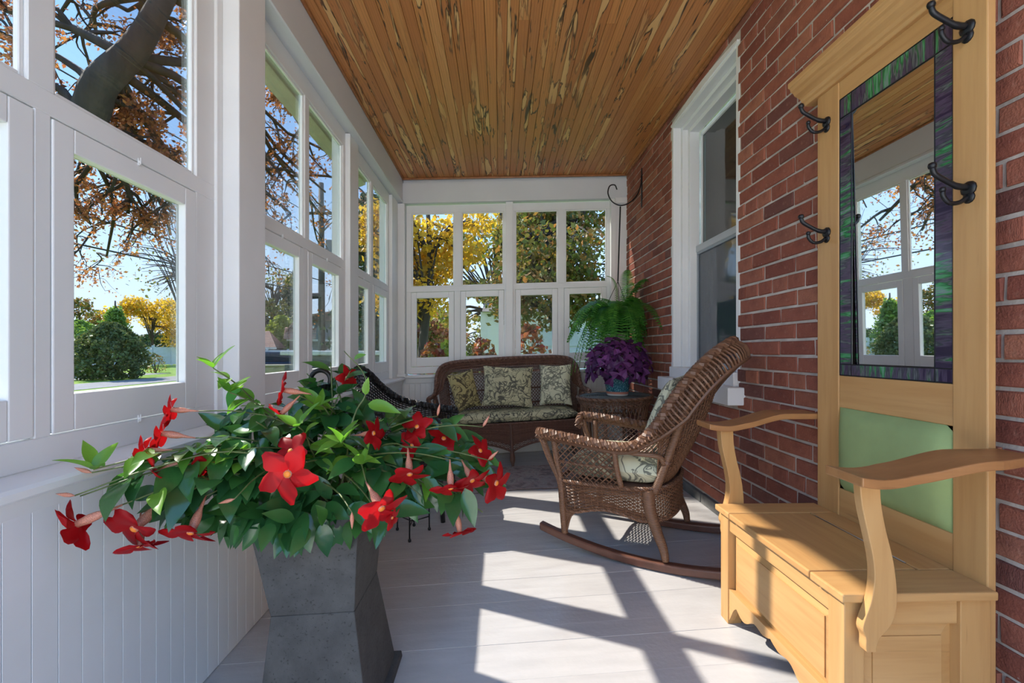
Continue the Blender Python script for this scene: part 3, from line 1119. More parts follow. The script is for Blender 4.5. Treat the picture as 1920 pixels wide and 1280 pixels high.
def band(mb, pathA, pathB, n_str, r=.003, bulge=0.012):
    """rolled border: strands laid from one edge path to the other over a bulge"""
    A, B = np.asarray(pathA, float), np.asarray(pathB, float)
    m = len(A)
    c = A.mean(0)
    for i in range(m):
        T = A[min(i + 1, m - 1)] - A[max(i - 1, 0)]
        d = B[i] - A[i]
        nrm = np.cross(T, d); nrm /= max(np.linalg.norm(nrm), 1e-9)
        mb.tube([A[i] + d * t + nrm * bulge * math.sin(math.pi * t) for t in (0, .25, .5, .75, 1)], r, 4)


def resample(P, n):
    P = np.asarray(P, float)
    s = np.concatenate([[0], np.cumsum(np.linalg.norm(np.diff(P, axis=0), axis=1))])
    q = np.linspace(0, s[-1], n)
    return np.stack([np.interp(q, s, P[:, k]) for k in range(3)], 1)


def mirror_path(half, axis):
    """half path ending on the middle, continued by its mirror image"""
    H = [np.array(p, float) for p in half]
    out = list(H)
    for p in H[-2::-1]:
        q = p.copy(); q[axis] = -q[axis]; out.append(q)
    return out


def pillow(w, h, t, n=18, pinch=.08, pw=2.6):
    """soft square cushion in the x-z plane, thickness along y"""
    mb = MB()
    for s in (1, -1):
        P = []
        for i in range(n + 1):
            row = []
            for j in range(n + 1):
                u, v = -1 + 2 * i / n, -1 + 2 * j / n
                th = (max(0, 1 - abs(u) ** pw) * max(0, 1 - abs(v) ** pw)) ** .55
                k = 1 - pinch * (1 - abs(v) ** 2) * abs(u) ** 2
                k2 = 1 - pinch * (1 - abs(u) ** 2) * abs(v) ** 2
                row.append((u * w / 2 * k, s * t / 2 * th, v * h / 2 * k2))
            P.append(row)
        if s < 0: P = P[::-1]
        mb.grid(P)
    return mb
# ================================================================ wicker rocking chair (x forward, y towards the camera side, z up)
RA = math.radians(146.6)
RO = (.7715, 2.2085, zf(.77))
RK = thing('rocking_chair', 'brown wicker rocking chair with floral cushions beside the brick wall', 'rocking chair', RO, (0, 0, RA))
RK.rotation_euler = (Matrix.Rotation(-.045, 4, 'Y') @ Matrix.Rotation(RA, 4, 'Z')).to_euler()
# runners
for s in (1, -1):
    N = 28
    pts = []
    for i in range(N + 1):
        x = .50 - i / N * 1.14
        pts.append((x, (x + .06) ** 2 * .26))
    poly = [(x, z + .003) for x, z in pts] + [(x, z + .041) for x, z in pts[::-1]]
    MB().prism(poly, 'y', s * .25 - .020, s * .25 + .020).build('runner', M['runner'], RK, fixn=True, bevel=.008, seg=3)
# legs
for s in (1, -1):
    MB().tube(curve([(.365, s * .25, .058), (.367, s * .25, .11), (.372, s * .25, .24), (.375, s * .25, .37)], 16), [.0145] * 4 + [.017] * 13, 10).build('leg', M['cane'], RK, smooth=True)
    MB().tube(curve([(-.120, s * .25, .048), (-.112, s * .25, .10), (-.085, s * .242, .17), (-.055, s * .225, .25), (-.045, s * .22, .345)], 20), np.linspace(.0155, .032, 21), 10).build('leg', M['cane'], RK, smooth=True)


def seat_loop(k, grow=0.0):
    """outline of the seat, k 0..1 running all round from the front camera-side corner"""
    pts = [(.375, .245), (.15, .262), (-.02, .25), (-.115, .17), (-.14, 0), (-.115, -.17), (-.02, -.25), (.15, -.262), (.375, -.245), (.39, 0)]
    return pts


_sl = curve([(x, y, 0) for x, y in seat_loop(0)], 200, True)


def Ssk(u, v):
    p = _sl[int(round(u * 200)) % 200]
    q = _sl[(int(round(u * 200)) + 1) % 200]
    f = u * 200 - math.floor(u * 200)
    i0 = int(math.floor(u * 200)) % 200; i1 = (i0 + 1) % 200
    p = _sl[i0] * (1 - f) + _sl[i1] * f
    # lower edge arches up between the legs
    x, y = p[0], p[1]
    low = .205 + (.03 if -.02 < x < .3 else 0) * math.sin(max(0, min(1, (x + .02) / .32)) * math.pi)
    z = low + v * (.352 - low)
    k = 1.0 - .03 * (1 - v)
    return (x * k, y * k, z)


mb = MB()
weave(mb, Ssk, 84, 18, .0026, .0031, .0032, closed=True)
mb.build('seat_apron', M['wick'], RK)
mb = MB()
braid(mb, [Ssk(i / 100, 1.0) for i in range(101)], .0085, 26)
braid(mb, [Ssk(i / 100, 0.0) for i in range(101)], .0065, 30)
mb.build('apron_braid', M['wick'], RK)
# woven gussets behind the front legs
for s in (1, -1):
    mb = MB()
    for i in range(12):
        t = i / 12
        zz = .218 - t * .105
        x1_ = .362 - .085 * (1 - t) ** 1.6
        mb.tube([(.368, s * .249, zz), (x1_, s * .247, zz)], .0045, 5)
    mb.tube(curve([(.278, s * .247, .222), (.33, s * .248, .175), (.356, s * .249, .10)], 8), .006, 6)
    mb.build('leg_gusset', M['wick'], RK)
# rim: from one arm over the back to the other
half = [(.475, .235, .545), (.478, .262, .585), (.44, .285, .590), (.30, .295, .575), (.16, .292, .556), (.04, .288, .548), (-.04, .285, .575), (-.12, .28, .665), (-.19, .265, .775),
        (-.26, .232, .87), (-.33, .175, .945), (-.385, .095, .990), (-.405, 0, 1.005)]
RIM = curve(mirror_path(half, 1), 220)
# outward roll: second edge lies behind and below the rim along the back
inner = []
for p in RIM:
    k = max(0, min(1, (p[2] - .57) / .25))
    inner.append(np.array([p[0] + (.045 + .0 * k) * k + .0, p[1] * (1 - .16 * k), p[2] - .075 * k - .028 * (1 - k)]))
inner = np.array(inner)
mb = MB(); braid(mb, RIM, .0185, 20, .0115); mb.build('rim', M['wick'], RK)
outer = []
for p in RIM:
    k = max(0, min(1, (p[2] - .56) / .2))
    outer.append(np.array([p[0] - .060 * k, p[1] * (1 + .03 * k), p[2] - .075 * k - .02 * (1 - k)]))
outer = np.array(outer)
mb = MB()
n = 210
band(mb, resample(RIM, n), resample(inner, n), n, .0034, .010)
band(mb, resample(RIM, 130), resample(outer, 130), 130, .0052, -.024)
for e, r_ in ((inner, .0075), (outer, .0085)): mb.tube(resample(e, 120), r_, 6)
for t in (.25, .5, .75):
    mb.tube(resample(RIM * (1 - t) + inner * t, 120), .0042, 5)
mb.build('rolled_border', M['wick'], RK)
# back: woven surface from the seat up to the border
IN = resample(inner[60:161], 101)


def Sback(u, v):
    """u across, v up"""
    i = 8 + u * 84
    i0 = int(i); f = i - i0; i1 = min(i0 + 1, 100)
    top = IN[i0] * (1 - f) + IN[i1] * f
    bot = np.array([-.118 + .035 * (2 * u - 1) ** 2, .205 * (1 - 2 * u), .36])
    bow = -.03 * math.sin(math.pi * v) * (1 - (2 * u - 1) ** 2)
    p = bot * (1 - v) + top * v
    return (p[0] + bow, p[1], p[2])


mb = MB()
weave(mb, Sback, 34, 44, .0030, .0026, .0030, sub=2)
mb.build('back_panel', M['wick'], RK)
# two poles up the back
for s in (1, -1):
    mb = MB()
    mb.tube(curve([(-.075, s * .215, .335), (-.11, s * .212, .42), (-.20, s * .19, .66), (-.29, s * .165, .895)], 20), .0185, 10)
    o = mb.build('back_pole', M['cane'], RK, smooth=True)
    for t in (.10, .42, .70):
        mb = MB()
        c0 = curve([(-.075, s * .215, .335), (-.11, s * .212, .42), (-.20, s * .19, .66), (-.29, s * .165, .895)], 100)
        i = int(t * 100)
        mb.tube([c0[i], c0[i] + (c0[i + 3] - c0[i]) * .5], .0205, 10)
        mb.build('binding', M['wick_dk'], o)
# arm fronts, arm posts
for s in (1, -1):
    MB().tube(curve([(.462, s * .268, .565), (.430, s * .258, .46), (.385, s * .25, .36), (.375, s * .25, .30)], 14), .0165, 10).build('arm_post', M['cane'], RK, smooth=True)
    MB().tube(curve([(.375, s * .25, .36), (.385, s * .262, .45), (.390, s * .280, .560)], 10), .0155, 10).build('arm_post', M['cane'], RK, smooth=True)
    MB().tube(curve([(.062, s * .262, .355), (.075, s * .275, .44), (.080, s * .285, .535)], 10), .013, 10).build('arm_post', M['cane'], RK, smooth=True)
    MB().tube(curve([(.075, s * .285, .535), (.0, s * .272, .520), (-.08, s * .25, .512), (-.115, s * .232, .50), (-.125, s * .218, .468)], 14), .0115, 8).build('side_rail', M['cane'], RK, smooth=True)

    def Sarm(u, v, s=s):
        x = .385 - u * .312
        zt_ = .565 - u * .02
        return (x + .01 * v, s * (.252 + .032 * v + .012 * math.sin(math.pi * u)), .357 + v * (zt_ - .357))
    mb = MB()
    lattice(mb, Sarm, 10, 7, .0030)
    mb.build('side_lattice', M['wick'], RK)
    mb = MB(); braid(mb, [Sarm(i / 20, .45) for i in range(21)], .005, 30); mb.build('lattice_band', M['wick'], RK)

    def Swing(u, v, s=s):
        a = np.array([.03 - .135 * u, s * (.278 - .05 * u), .525 - .012 * u])
        i = 45 + u * 38
        j = int(i) if s > 0 else 220 - int(i)
        b = inner[j]
        p = a * (1 - v) + b * v
        return (p[0], p[1], p[2])
    mb = MB()
    lattice(mb, Swing, 6, 5, .0028)
    mb.build('wing_lattice', M['wick'], RK)
# cushions
mb = pillow(.45, .47, .13, 20, .02, 6)
o = mb.build('seat_cushion', M['floral2'], RK, smooth=True)
o.rotation_euler = (math.pi / 2, 0, math.pi / 2); o.location = (.130, 0, .415)
o['label'] = 'pale floral seat cushion'
mb = pillow(.38, .46, .11, 20, .05, 3.2)
o = mb.build('back_cushion', M['floral2'], RK, smooth=True)
o.rotation_euler = Euler((0, -.42, 0)).to_matrix().to_euler()
o.rotation_euler = (Matrix.Rotation(-.40, 4, 'Y') @ Matrix.Rotation(math.pi / 2, 4, 'Z')).to_euler()
o.location = (-.085, 0, .640)
o['label'] = 'pale floral back cushion'
mb = pillow(.16, .43, .12, 14, .03, 3)
o = mb.build('lumbar_roll', M['floral2'], RK, smooth=True)
o.rotation_euler = (math.pi / 2, -.5, 0); o.location = (-.045, 0, .50)
mb = MB()
mb.add([(x, y, z) for z in (.345, .352) for x, y, _ in _sl[::4] * .985], [tuple(range(49, -1, -1)), tuple(range(50, 100))] + [(i, (i + 1) % 50, 50 + (i + 1) % 50, 50 + i) for i in range(50)])
mb.build('seat_deck', M['wick_dk'], RK)

# ================================================================ wicker loveseat (x right, y away from the camera, z up)
LS = thing('loveseat', 'dark brown wicker loveseat with floral seat cushion under the end windows', 'loveseat', (.115, 3.985, zf(.115)), (0, -.052, 0))
HW = .66


def ltop(u): return .925 - .11 * abs(u) ** 7
def Lback(u, v):
    a = 2 * u - 1
    x = HW * a * (1 - .05 * (1 - v))
    y = .255 + .035 * v - .10 * abs(a) ** 6
    return (x, y, .36 + v * (ltop(a) - .36))


mb = MB(); lattice(mb, Lback, 40, 13, .0028, u0=.06, u1=.94, v1=.76); mb.build('back_lattice', M['wick_dk'], LS)
mb = MB()
for v in (.26, .50): braid(mb, [Lback(.05 + .9 * i / 60, v) for i in range(61)], .006, 26)
mb.build('lattice_band', M['wick_dk'], LS)
mb = MB(); weave(mb, Lback, 110, 9, .0034, .0026, .003, v0=.76, v1=1.0)
weave(mb, Lback, 10, 26, .0034, .003, .003, u0=0, u1=.065, v0=0, v1=.8)
weave(mb, Lback, 10, 26, .0034, .003, .003, u0=.935, u1=1, v0=0, v1=.8)
mb.build('back_border', M['wick_dk'], LS)
lhalf = [(-.700, -.115, .600), (-.705, -.125, .618), (-.70, -.09, .628), (-.695, .02, .630), (-.68, .10, .645), (-.672, .145, .70), (-.668, .175, .78), (-.650, .215, .850), (-.60, .262, .902), (-.48, .286, .925), (-.25, .292, .932), (0, .294, .935)]
LR = curve(mirror_path(lhalf, 0), 200)
mb = MB(); braid(mb, LR, .015, 22, .0095)
mb.build('rim', M['wick_dk'], LS)
LO = LR.copy()
for i, p in enumerate(LO):
    k = max(0, min(1, (p[2] - .62) / .15))
    LO[i] = (p[0] * (1 + .035 * k * (abs(p[0]) > .4)), p[1] + .05 * k, p[2] - .06 * k - .02 * (1 - k))
LI = LR.copy()
for i, p in enumerate(LI):
    k = max(0, min(1, (p[2] - .64) / .12))
    LI[i] = (p[0] * (1 - .10 * k * min(1, abs(p[0]) / .5)), p[1] - .035 * k, p[2] - .075 * k - .022 * (1 - k))
mb = MB()
band(mb, resample(LR, 300), resample(LI, 300), 300, .0032, .008)
band(mb, resample(LR, 220), resample(LO, 220), 220, .0036, .010)
for t in (.33, .66, 1):
    mb.tube(resample(LR * (1 - t) + LI * t, 160), .0045, 5)
    mb.tube(resample(LR * (1 - t) + LO * t, 160), .0050, 5)
mb.build('rolled_border', M['wick_dk'], LS)
# arm panels and posts
for s in (-1, 1):
    def Larm(u, v, s=s):
        return (s * (.625 + .05 * v), -.10 + u * .30, .36 + v * .255)
    mb = MB(); lattice(mb, Larm, 9, 8, .0028, u0=.25); mb.build('arm_lattice', M['wick_dk'], LS)
    MB().tube(curve([(s * .625, -.105, .10), (s * .628, -.105, .38), (s * .655, -.10, .612)], 12), .016, 9).build('arm_post', M['cane'], LS, smooth=True)
    MB().tube(curve([(s * .632, -.115, .36), (s * .665, -.125, .50), (s * .70, -.118, .612)], 10), .0145, 9).build('arm_post', M['cane'], LS, smooth=True)
# apron with its scalloped lower edge
def Lap(u, v):
    a = 2 * u - 1
    t = abs(a)
    low = .125 + .085 * (math.sin(math.pi * min(1, max(0, t))) ** .8)
    y = -.118 - .018 * (1 - a * a)
    return (.628 * a, y + .01 * (1 - v), low + v * (.375 - low))


mb = MB(); weave(mb, Lap, 96, 24, .0028, .0034, .003, v0=.22, v1=1.0)
lattice(mb, Lap, 36, 3, .0026, v0=0, v1=.22)
for s in (-1, 1):
    def Lsd(u, v, s=s): return (s * .628, -.118 + u * .35, .2 + v * .175)
    weave(mb, Lsd, 20, 15, .0028, .0034, .003)
mb.build('apron', M['wick_dk'], LS)
mb = MB()
for v, r_ in ((0, .0085), (.22, .005), (1, .0075)): braid(mb, [Lap(i / 80, v) for i in range(81)], r_, 24)
mb.build('apron_braid', M['wick_dk'], LS)
for x, y in ((-.625, -.108), (0, -.132), (.625, -.108), (-.6, .24), (.6, .24)):
    mb = MB(); mb.tube([(x, y, .37), (x, y, .14), (x, y, .11), (x, y, .075), (x, y, .045), (x, y, .024), (x, y, .004)], [.015, .016, .019, .024, .022, .014, .012], 12)
    mb.build('leg', M['cane_dk'], LS, smooth=True)
MB().box(-.615, .615, -.10, .24, .352, .372).build('seat_deck', M['wick_dk'], LS)
mb = pillow(1.22, .36, .095, 26, .01, 9)
o = mb.build('seat_cushion', M['floral'], LS, smooth=True)
o.rotation_euler = (math.pi / 2, 0, 0); o.location = (0, .062, .425)
o['label'] = 'long floral seat cushion'
# loose pillows, things of their own
def throw(label, loc, w, h, tilt, roll, yaw, mat):
    o = pillow(w, h, .115, 20, .09, 2.6).build('throw_pillow', M[mat], None, smooth=True)
    o.location = loc
    o.rotation_euler = (Matrix.Rotation(yaw, 4, 'Z') @ Matrix.Rotation(tilt, 4, 'X') @ Matrix.Rotation(roll, 4, 'Y')).to_euler()
    tag(o, label, 'pillow', 'floral throw pillows on the loveseat')


throw('ochre floral throw pillow at left end of the loveseat, half turned', (-.325, 4.095, .675), .27, .36, -.16, -.20, .55, 'floral3')
throw('large square floral throw pillow in the middle of the loveseat', (.075, 4.085, .715), .47, .38, -.24, .035, .0, 'floral')
throw('grey green floral throw pillow at right end of the loveseat', (.515, 4.085, .730), .30, .38, -.18, -.03, -.22, 'floral2')

# ================================================================ black wicker armchair by the side windows
BC = thing('wicker_armchair', 'black brown wicker armchair half hidden behind the red flowers', 'armchair', (-.60, 2.93, zf(-.6)), (0, -.05, -.03))
# x forward (into the room), y sideways
bh = [(.295, .262, .585), (.30, .285, .605), (.20, .300, .625), (.05, .305, .655), (-.10, .285, .71), (-.20, .235, .80), (-.26, .13, .905), (-.28, 0, .945)]
BR = curve(mirror_path(bh, 1), 160)
mb = MB(); braid(mb, BR, .020, 18, .0125); mb.build('rim', M['wick_bk'], BC)


def Sbc(u, v):
    i = u * 160; i0 = min(int(i), 159); f = i - i0
    top = BR[i0] * (1 - f) + BR[i0 + 1] * f
    return (top[0] * (.86 + .14 * v), top[1] * (.86 + .14 * v), .30 + v * (top[2] - .31))


mb = MB(); weave(mb, Sbc, 80, 26, .003, .0042, .0035); mb.build('back_panel', M['wick_bk'], BC)


def Sbs(u, v):
    a = 2 * math.pi * u
    return (.0 + .265 * math.copysign(abs(math.cos(a)) ** .6, math.cos(a)), .262 * math.copysign(abs(math.sin(a)) ** .6, math.sin(a)), .25 + v * .13)


mb = MB(); weave(mb, Sbs, 60, 12, .003, .004, .0035, closed=True)
mb.build('seat_apron', M['wick_bk'], BC)
mb = MB(); mb.lathe([(.02, 0), (.245, 0), (.26, .02), (.25, .055), (.02, .07)], 28, (0, 0, .35)); mb.build('seat', M['wick_bk'], BC, smooth=True)
for x, y in ((.262, .24), (.262, -.24), (-.22, .2), (-.22, -.2)):
    MB().tube([(x, y, .58 if x > 0 else .4), (x, y, .25), (x * 1.02, y * 1.02, .003)], [.016, .017, .014], 9).build('leg', M['cane_bk'], BC, smooth=True)

# ================================================================ wicker side table
TB = thing('side_table', 'round wicker side table holding the purple plant', 'side table', (.93, 3.50, zf(.93)), (0, -.03, 0))
TZ = .605
mb = MB()
for k in range(17):
    r = .008 + k * .0165
    mb.tube([(r * math.cos(a), r * math.sin(a), TZ - .004 + .0008 * (k % 2)) for a in np.linspace(0, 2 * math.pi, 40, endpoint=False)], .0085, 5, True)
o = mb.build('table_top', plain('grey_green_woven_top', (.10, .105, .095), .5, .25, 40), TB)
mb = MB()
braid(mb, [(.288 * math.cos(a), .288 * math.sin(a), TZ - .004) for a in np.linspace(0, 2 * math.pi, 80)], .0105, 20)


def Stb(u, v):
    a = 2 * math.pi * u
    r = .283 - .025 * (1 - v) + .008 * math.sin(v * math.pi)
    return (r * math.cos(a), r * math.sin(a), TZ - .075 + v * .068)


weave(mb, Stb, 80, 6, .0026, .0036, .004, closed=True)
mb.build('rim', M['wick'], TB)
# loops of cane hanging under the rim
mb = MB()
for k in range(44):
    a0 = 2 * math.pi * k / 44; da = 2 * math.pi / 44
    mb.tube(curve([(.258 * math.cos(a0 - da), .258 * math.sin(a0 - da), TZ - .075), (.25 * math.cos(a0), .25 * math.sin(a0), TZ - .165), (.258 * math.cos(a0 + da), .258 * math.sin(a0 + da), TZ - .075)], 8), .0032, 4)
mb.tube([(.25 * math.cos(a), .25 * math.sin(a), TZ - .175) for a in np.linspace(0, 2 * math.pi, 48, endpoint=False)], .009, 6, True)
mb.build('looped_skirt', M['wick'], TB)
for k in range(4):
    a = math.pi / 4 + k * math.pi / 2 + .2
    MB().tube(curve([(.235 * math.cos(a), .235 * math.sin(a), TZ - .02), (.22 * math.cos(a), .22 * math.sin(a), .35), (.215 * math.cos(a), .215 * math.sin(a), .15), (.26 * math.cos(a), .26 * math.sin(a), .012)], 14), .0145, 9).build('leg', M['cane'], TB, smooth=True)
mb = MB()
for k in range(10):
    r = .01 + k * .02
    mb.tube([(r * math.cos(a), r * math.sin(a), .20) for a in np.linspace(0, 2 * math.pi, 28, endpoint=False)], .0105, 5, True)
mb.build('shelf', M['wick'], TB)

# ================================================================ rug
mb = MB()
P = []
for i in range(25):
    P.append([(-.62 + i / 24 * 1.16, 3.19 + j / 12 * .62 + .012 * math.sin(i * .5), 0) for j in range(13)])
P = np.array(P); P[:, :, 2] = .03 + .055 * P[:, :, 0] + .010
Q = P.copy(); Q[:, :, 2] -= .008
mb.grid(P[::1]); mb.grid(Q[::-1])
for a, b in ((0, 12),): pass
rug = thing('rug', 'small faded grey and brown rug before the loveseat', 'rug', (0, 3.5, zf(0)))
o = wb(mb, 'pile', M['rug'], rug)
mb = MB()
e = [tuple(P[i, 0]) for i in range(25)] + [tuple(P[24, j]) for j in range(1, 13)] + [tuple(P[i, 12]) for i in range(23, -1, -1)] + [tuple(P[0, j]) for j in range(11, 0, -1)]
mb.tube([(x, y, z - .004) for x, y, z in e], .005, 5, True)
wb(mb, 'bound_edge', M['rug_edge'], rug)
# ================================================================ planter
PX, PY = -.500, 1.345
PL = thing('planter', 'tall grey speckled square planter with narrow waist in the foreground', 'planter', (PX, PY, zf(PX)), (0, -.045, 0))


def frustum(levels, close=True):
    """square rings (half size, z), flat walls"""
    mb = MB()
    V = []
    for h, z in levels:
        V += [(-h, -h, z), (h, -h, z), (h, h, z), (-h, h, z)]
    F = [(3, 2, 1, 0)]
    for i in range(len(levels) - 1):
        for k in range(4):
            l = (k + 1) % 4
            F.append((4 * i + k, 4 * i + l, 4 * i + 4 + l, 4 * i + 4 + k))
    mb.add(V, F)
    return mb


zw = .322
frustum([(.1140, zw), (.143, .565), (.148, .567), (.150, .602), (.134, .604), (.132, .56), (.10, .50)]).build('upper_bowl', M['planter'], PL, bevel=.003)
frustum([(.150, .02), (.149, .03), (.1140, zw), (.10, zw)]).build('lower_pedestal', M['planter'], PL, bevel=.003)
frustum([(.170, .0), (.168, .022), (.15, .024)]).build('plinth', M['planter'], PL, bevel=.003)
frustum([(.128, .50), (.128, .575), (.05, .585), (.001, .585)]).build('soil', M['soil'], PL)

# ================================================================ red mandevilla growing in it
M['leaf'] = leafy('glossy_dark_leaf', [(.020, .085, .026), (.040, .145, .034), (.028, .11, .042), (.07, .20, .04)], .18, .25, .7)
M['leaf_new_sunlit'] = leafy('young_and_sunlit_leaf', [(.11, .28, .03), (.20, .40, .05), (.08, .22, .03)], .3, .4, .5)  # bright colour for young leaves, also painted in for sunlit ones
M['stem'] = plain('green_brown_stem', (.09, .12, .035), .5, .4, 30)
M['petal'] = leafy('red_petal', [(.34, .003, .006), (.44, .006, .010), (.28, .002, .006)], .5, .30, .25, tcol=(.62, .008, .012))
M['throat'] = plain('orange_throat', (.75, .22, .02), .6, .2, 60)
M['tube_pink'] = plain('pale_pink_tube', (.50, .20, .13), .5, .5, 40)
rl = random.Random(5)


def leaf_mesh(name, mat, wid, fold, droop, n=8, tip=.35, twist=0.0):
    mb = MB()
    V = []
    for i in range(n + 1):
        t = i / n
        w = wid * (math.sin(math.pi * t ** .8) ** .9) * (1 - .25 * t) + .001
        if i == n: w = .002
        z0 = -droop * t * t
        x = t - .10 * droop * t * t
        wv = .012 * math.sin(t * 9)
        V += [(x, w * .5, z0 + fold * w + wv), (x, 0, z0), (x, -w * .5, z0 + fold * w - wv)]
    F = []
    for i in range(n):
        a = 3 * i
        F += [(a, a + 1, a + 4, a + 3), (a + 1, a + 2, a + 5, a + 4)]
    mb.add(V, F)
    return mb.mesh(name, mat, True)


LM = [leaf_mesh('leaf', M['leaf'], w_, f_, d_) for w_, f_, d_ in ((.50, .12, .18), (.56, .08, .30), (.46, .2, .10), (.54, .15, .45))]
LN = [leaf_mesh('leaf', M['leaf_new_sunlit'], w_, f_, d_) for w_, f_, d_ in ((.36, .25, .10), (.42, .2, .22), (.50, .12, .15))]


def flower_mesh():
    mb = MB()
    for k in range(5):
        a0 = 2 * math.pi * k / 5
        P = []
        for i in range(7):
            t = i / 6
            r = .10 + .90 * t
            row = []
            for j in range(5):
                s = -1 + j / 2
                wid = .74 * (math.sin(math.pi * (.20 + .72 * t)) ** .7)
                a = a0 + s * wid + .30 * t
                rr = r * (1 - .28 * s * s * t) * (1 + .12 * s * t)
                z = .16 * math.sin(t * 2.2) - .10 * t * t + .10 * s * t + .05 * (k % 2) * t
                row.append((rr * math.cos(a), rr * math.sin(a), z))
            P.append(row)
        mb.grid(P)
    prof = [(.14, .04), (.13, -.1), (.17, -.35), (.15, -.65), (.07, -.95), (.05, -1.3), (.045, -1.7)]
    V = []
    return mb.mesh('petals', M['petal'], True)


def tube_mesh():
    mb = MB()
    mb.lathe([(.03, -1.35), (.05, -1.1), (.075, -.85), (.15, -.6), (.17, -.35), (.14, -.12), (.13, .06)], 10)
    return mb.mesh('flower_tube', M['tube_pink'], True)


def throat_mesh():
    mb = MB(); mb.lathe([(.12, .03), (.11, .075), (.06, .10), (.01, .11)], 8)
    return mb.mesh('throat', M['throat'], True)


FM, TM, HM = flower_mesh(), tube_mesh(), throat_mesh()
BASE = Vector((PX, PY, zf(PX) + .58))
MV = thing('mandevilla_plant', 'red flowering vine with glossy green leaves growing in the grey planter', 'plant', BASE)


def mv_at(u, v, d):
    d = min(d, .875 * FPX / max(60, (937 - u))) if u < 600 else d
    return at(u, v, d) - BASE


RT, UPV, TW = Vector(_r), Vector((0, 0, 1)), -Vector(_f)
stem_mb = MB()
NLEAF = [0]


def put_leaf(p, d, size, new=False, up=None):
    """leaf at p pointing along d"""
    if NLEAF[0] >= 292: return
    q = p + BASE
    if q.x < XL + .025 or q.x + d.x * size < XL + .02: return
    d = d.normalized()
    z = (up or Vector((rl.uniform(-.5, .5), rl.uniform(-.9, .2), 1))).normalized()
    y = z.cross(d).normalized(); z = d.cross(y)
    R = Matrix((d, y, z)).transposed()
    o = link('leaf', rl.choice(LN if new else LM), MV, p, R.to_euler(), size)
    NLEAF[0] += 1


def put_flower(u, v, d, size, dr, mesh=True):
    p = mv_at(u, v, d)
    z = (RT * dr[0] + UPV * dr[1] + TW * dr[2]).normalized()
    R = z.to_track_quat('Z', 'Y')
    s = .061 * size
    o = link('flower', FM, MV, p, (R @ Euler((0, 0, rl.uniform(0, 1.2))).to_quaternion()).to_euler(), s)
    link('flower_tube', TM, o); link('throat', HM, o)
    return p, p - z * s * 1.33


FL = [(540, 888, 1.02, 1.18, (.05, -.02, 1)), (545, 846, 1.12, .9, (-.2, .5, .6)), (322, 768, 1.12, .72, (-1, .1, .3)), (305, 812, 1.08, .85, (-1, .25, .35)),
      (272, 845, 1.05, .70, (-1, 0, .2)), (300, 886, 1.03, 1.0, (-.7, -.4, .6)), (378, 876, 1.08, .8, (.3, -.5, .6)), (145, 982, .90, .95, (-.8, -.35, .35)),
      (253, 990, .95, 1.1, (-.2, -.5, .8)), (262, 1022, .97, .85, (.3, -1, .4)), (358, 997, 1.0, 1.0, (0, -.8, .6)), (532, 731, 1.22, .85, (-.9, .2, .4)),
      (528, 775, 1.22, .8, (-.6, -.7, .3)), (650, 708, 1.35, .7, (.7, 0, .4)), (700, 812, 1.2, .8, (.9, .15, .3)), (768, 888, 1.12, .9, (.2, -.7, .6)),
      (715, 952, 1.02, 1.05, (.6, -.5, .6)), (845, 914, 1.15, .9, (.1, -.9, .5)), (885, 900, 1.2, .9, (.4, -.5, .6)), (930, 905, 1.22, 1.0, (.8, -.1, .6)),
      (862, 996, 1.18, .8, (.2, -1, .3)), (900, 845, 1.3, .85, (.7, .5, .5)), (832, 822, 1.35, .9, (.2, .7, .6)), (782, 800, 1.32, .85, (-.2, .6, .7)), (772, 836, 1.3, .85, (-.3, .3, .8)), (735, 970, 1.05, .5, (.9, -.2, .3))]
anch = []
for fl in FL:
    p, q = put_flower(*fl)
    anch.append(q)
# trailing stems: to the flowers, and shoots of their own
tips = [(mv_at(400, 690, 1.22), True), (mv_at(175, 880, .95), True), (mv_at(150, 930, .93), False), (mv_at(430, 735, 1.2), True), (mv_at(480, 790, 1.15), False), (mv_at(575, 700, 1.36), False),
        (mv_at(620, 680, 1.36), False), (mv_at(660, 690, 1.36), False), (mv_at(600, 760, 1.25), True), (mv_at(720, 790, 1.3), False), (mv_at(780, 760, 1.35), False), (mv_at(860, 800, 1.35), False),
        (mv_at(905, 960, 1.2), False), (mv_at(560, 800, 1.15), True), (mv_at(680, 870, 1.1), True), (mv_at(420, 850, 1.08), False), (mv_at(240, 860, 1.02), False), (mv_at(640, 830, 1.1), True), (mv_at(790, 930, 1.15), False)]
BUDS = ((172, 886, .95, -1, .3), (140, 929, .93, -1, .1), (660, 960, 1.02, 0, -1), (905, 800, 1.3, .6, 1), (915, 862, 1.25, .8, .7), (820, 780, 1.35, .2, 1), (440, 935, 1.02, -.7, -.2))
for q in anch: tips.append((q, False))
for b_ in BUDS: tips.append((mv_at(*b_[:3]), False))
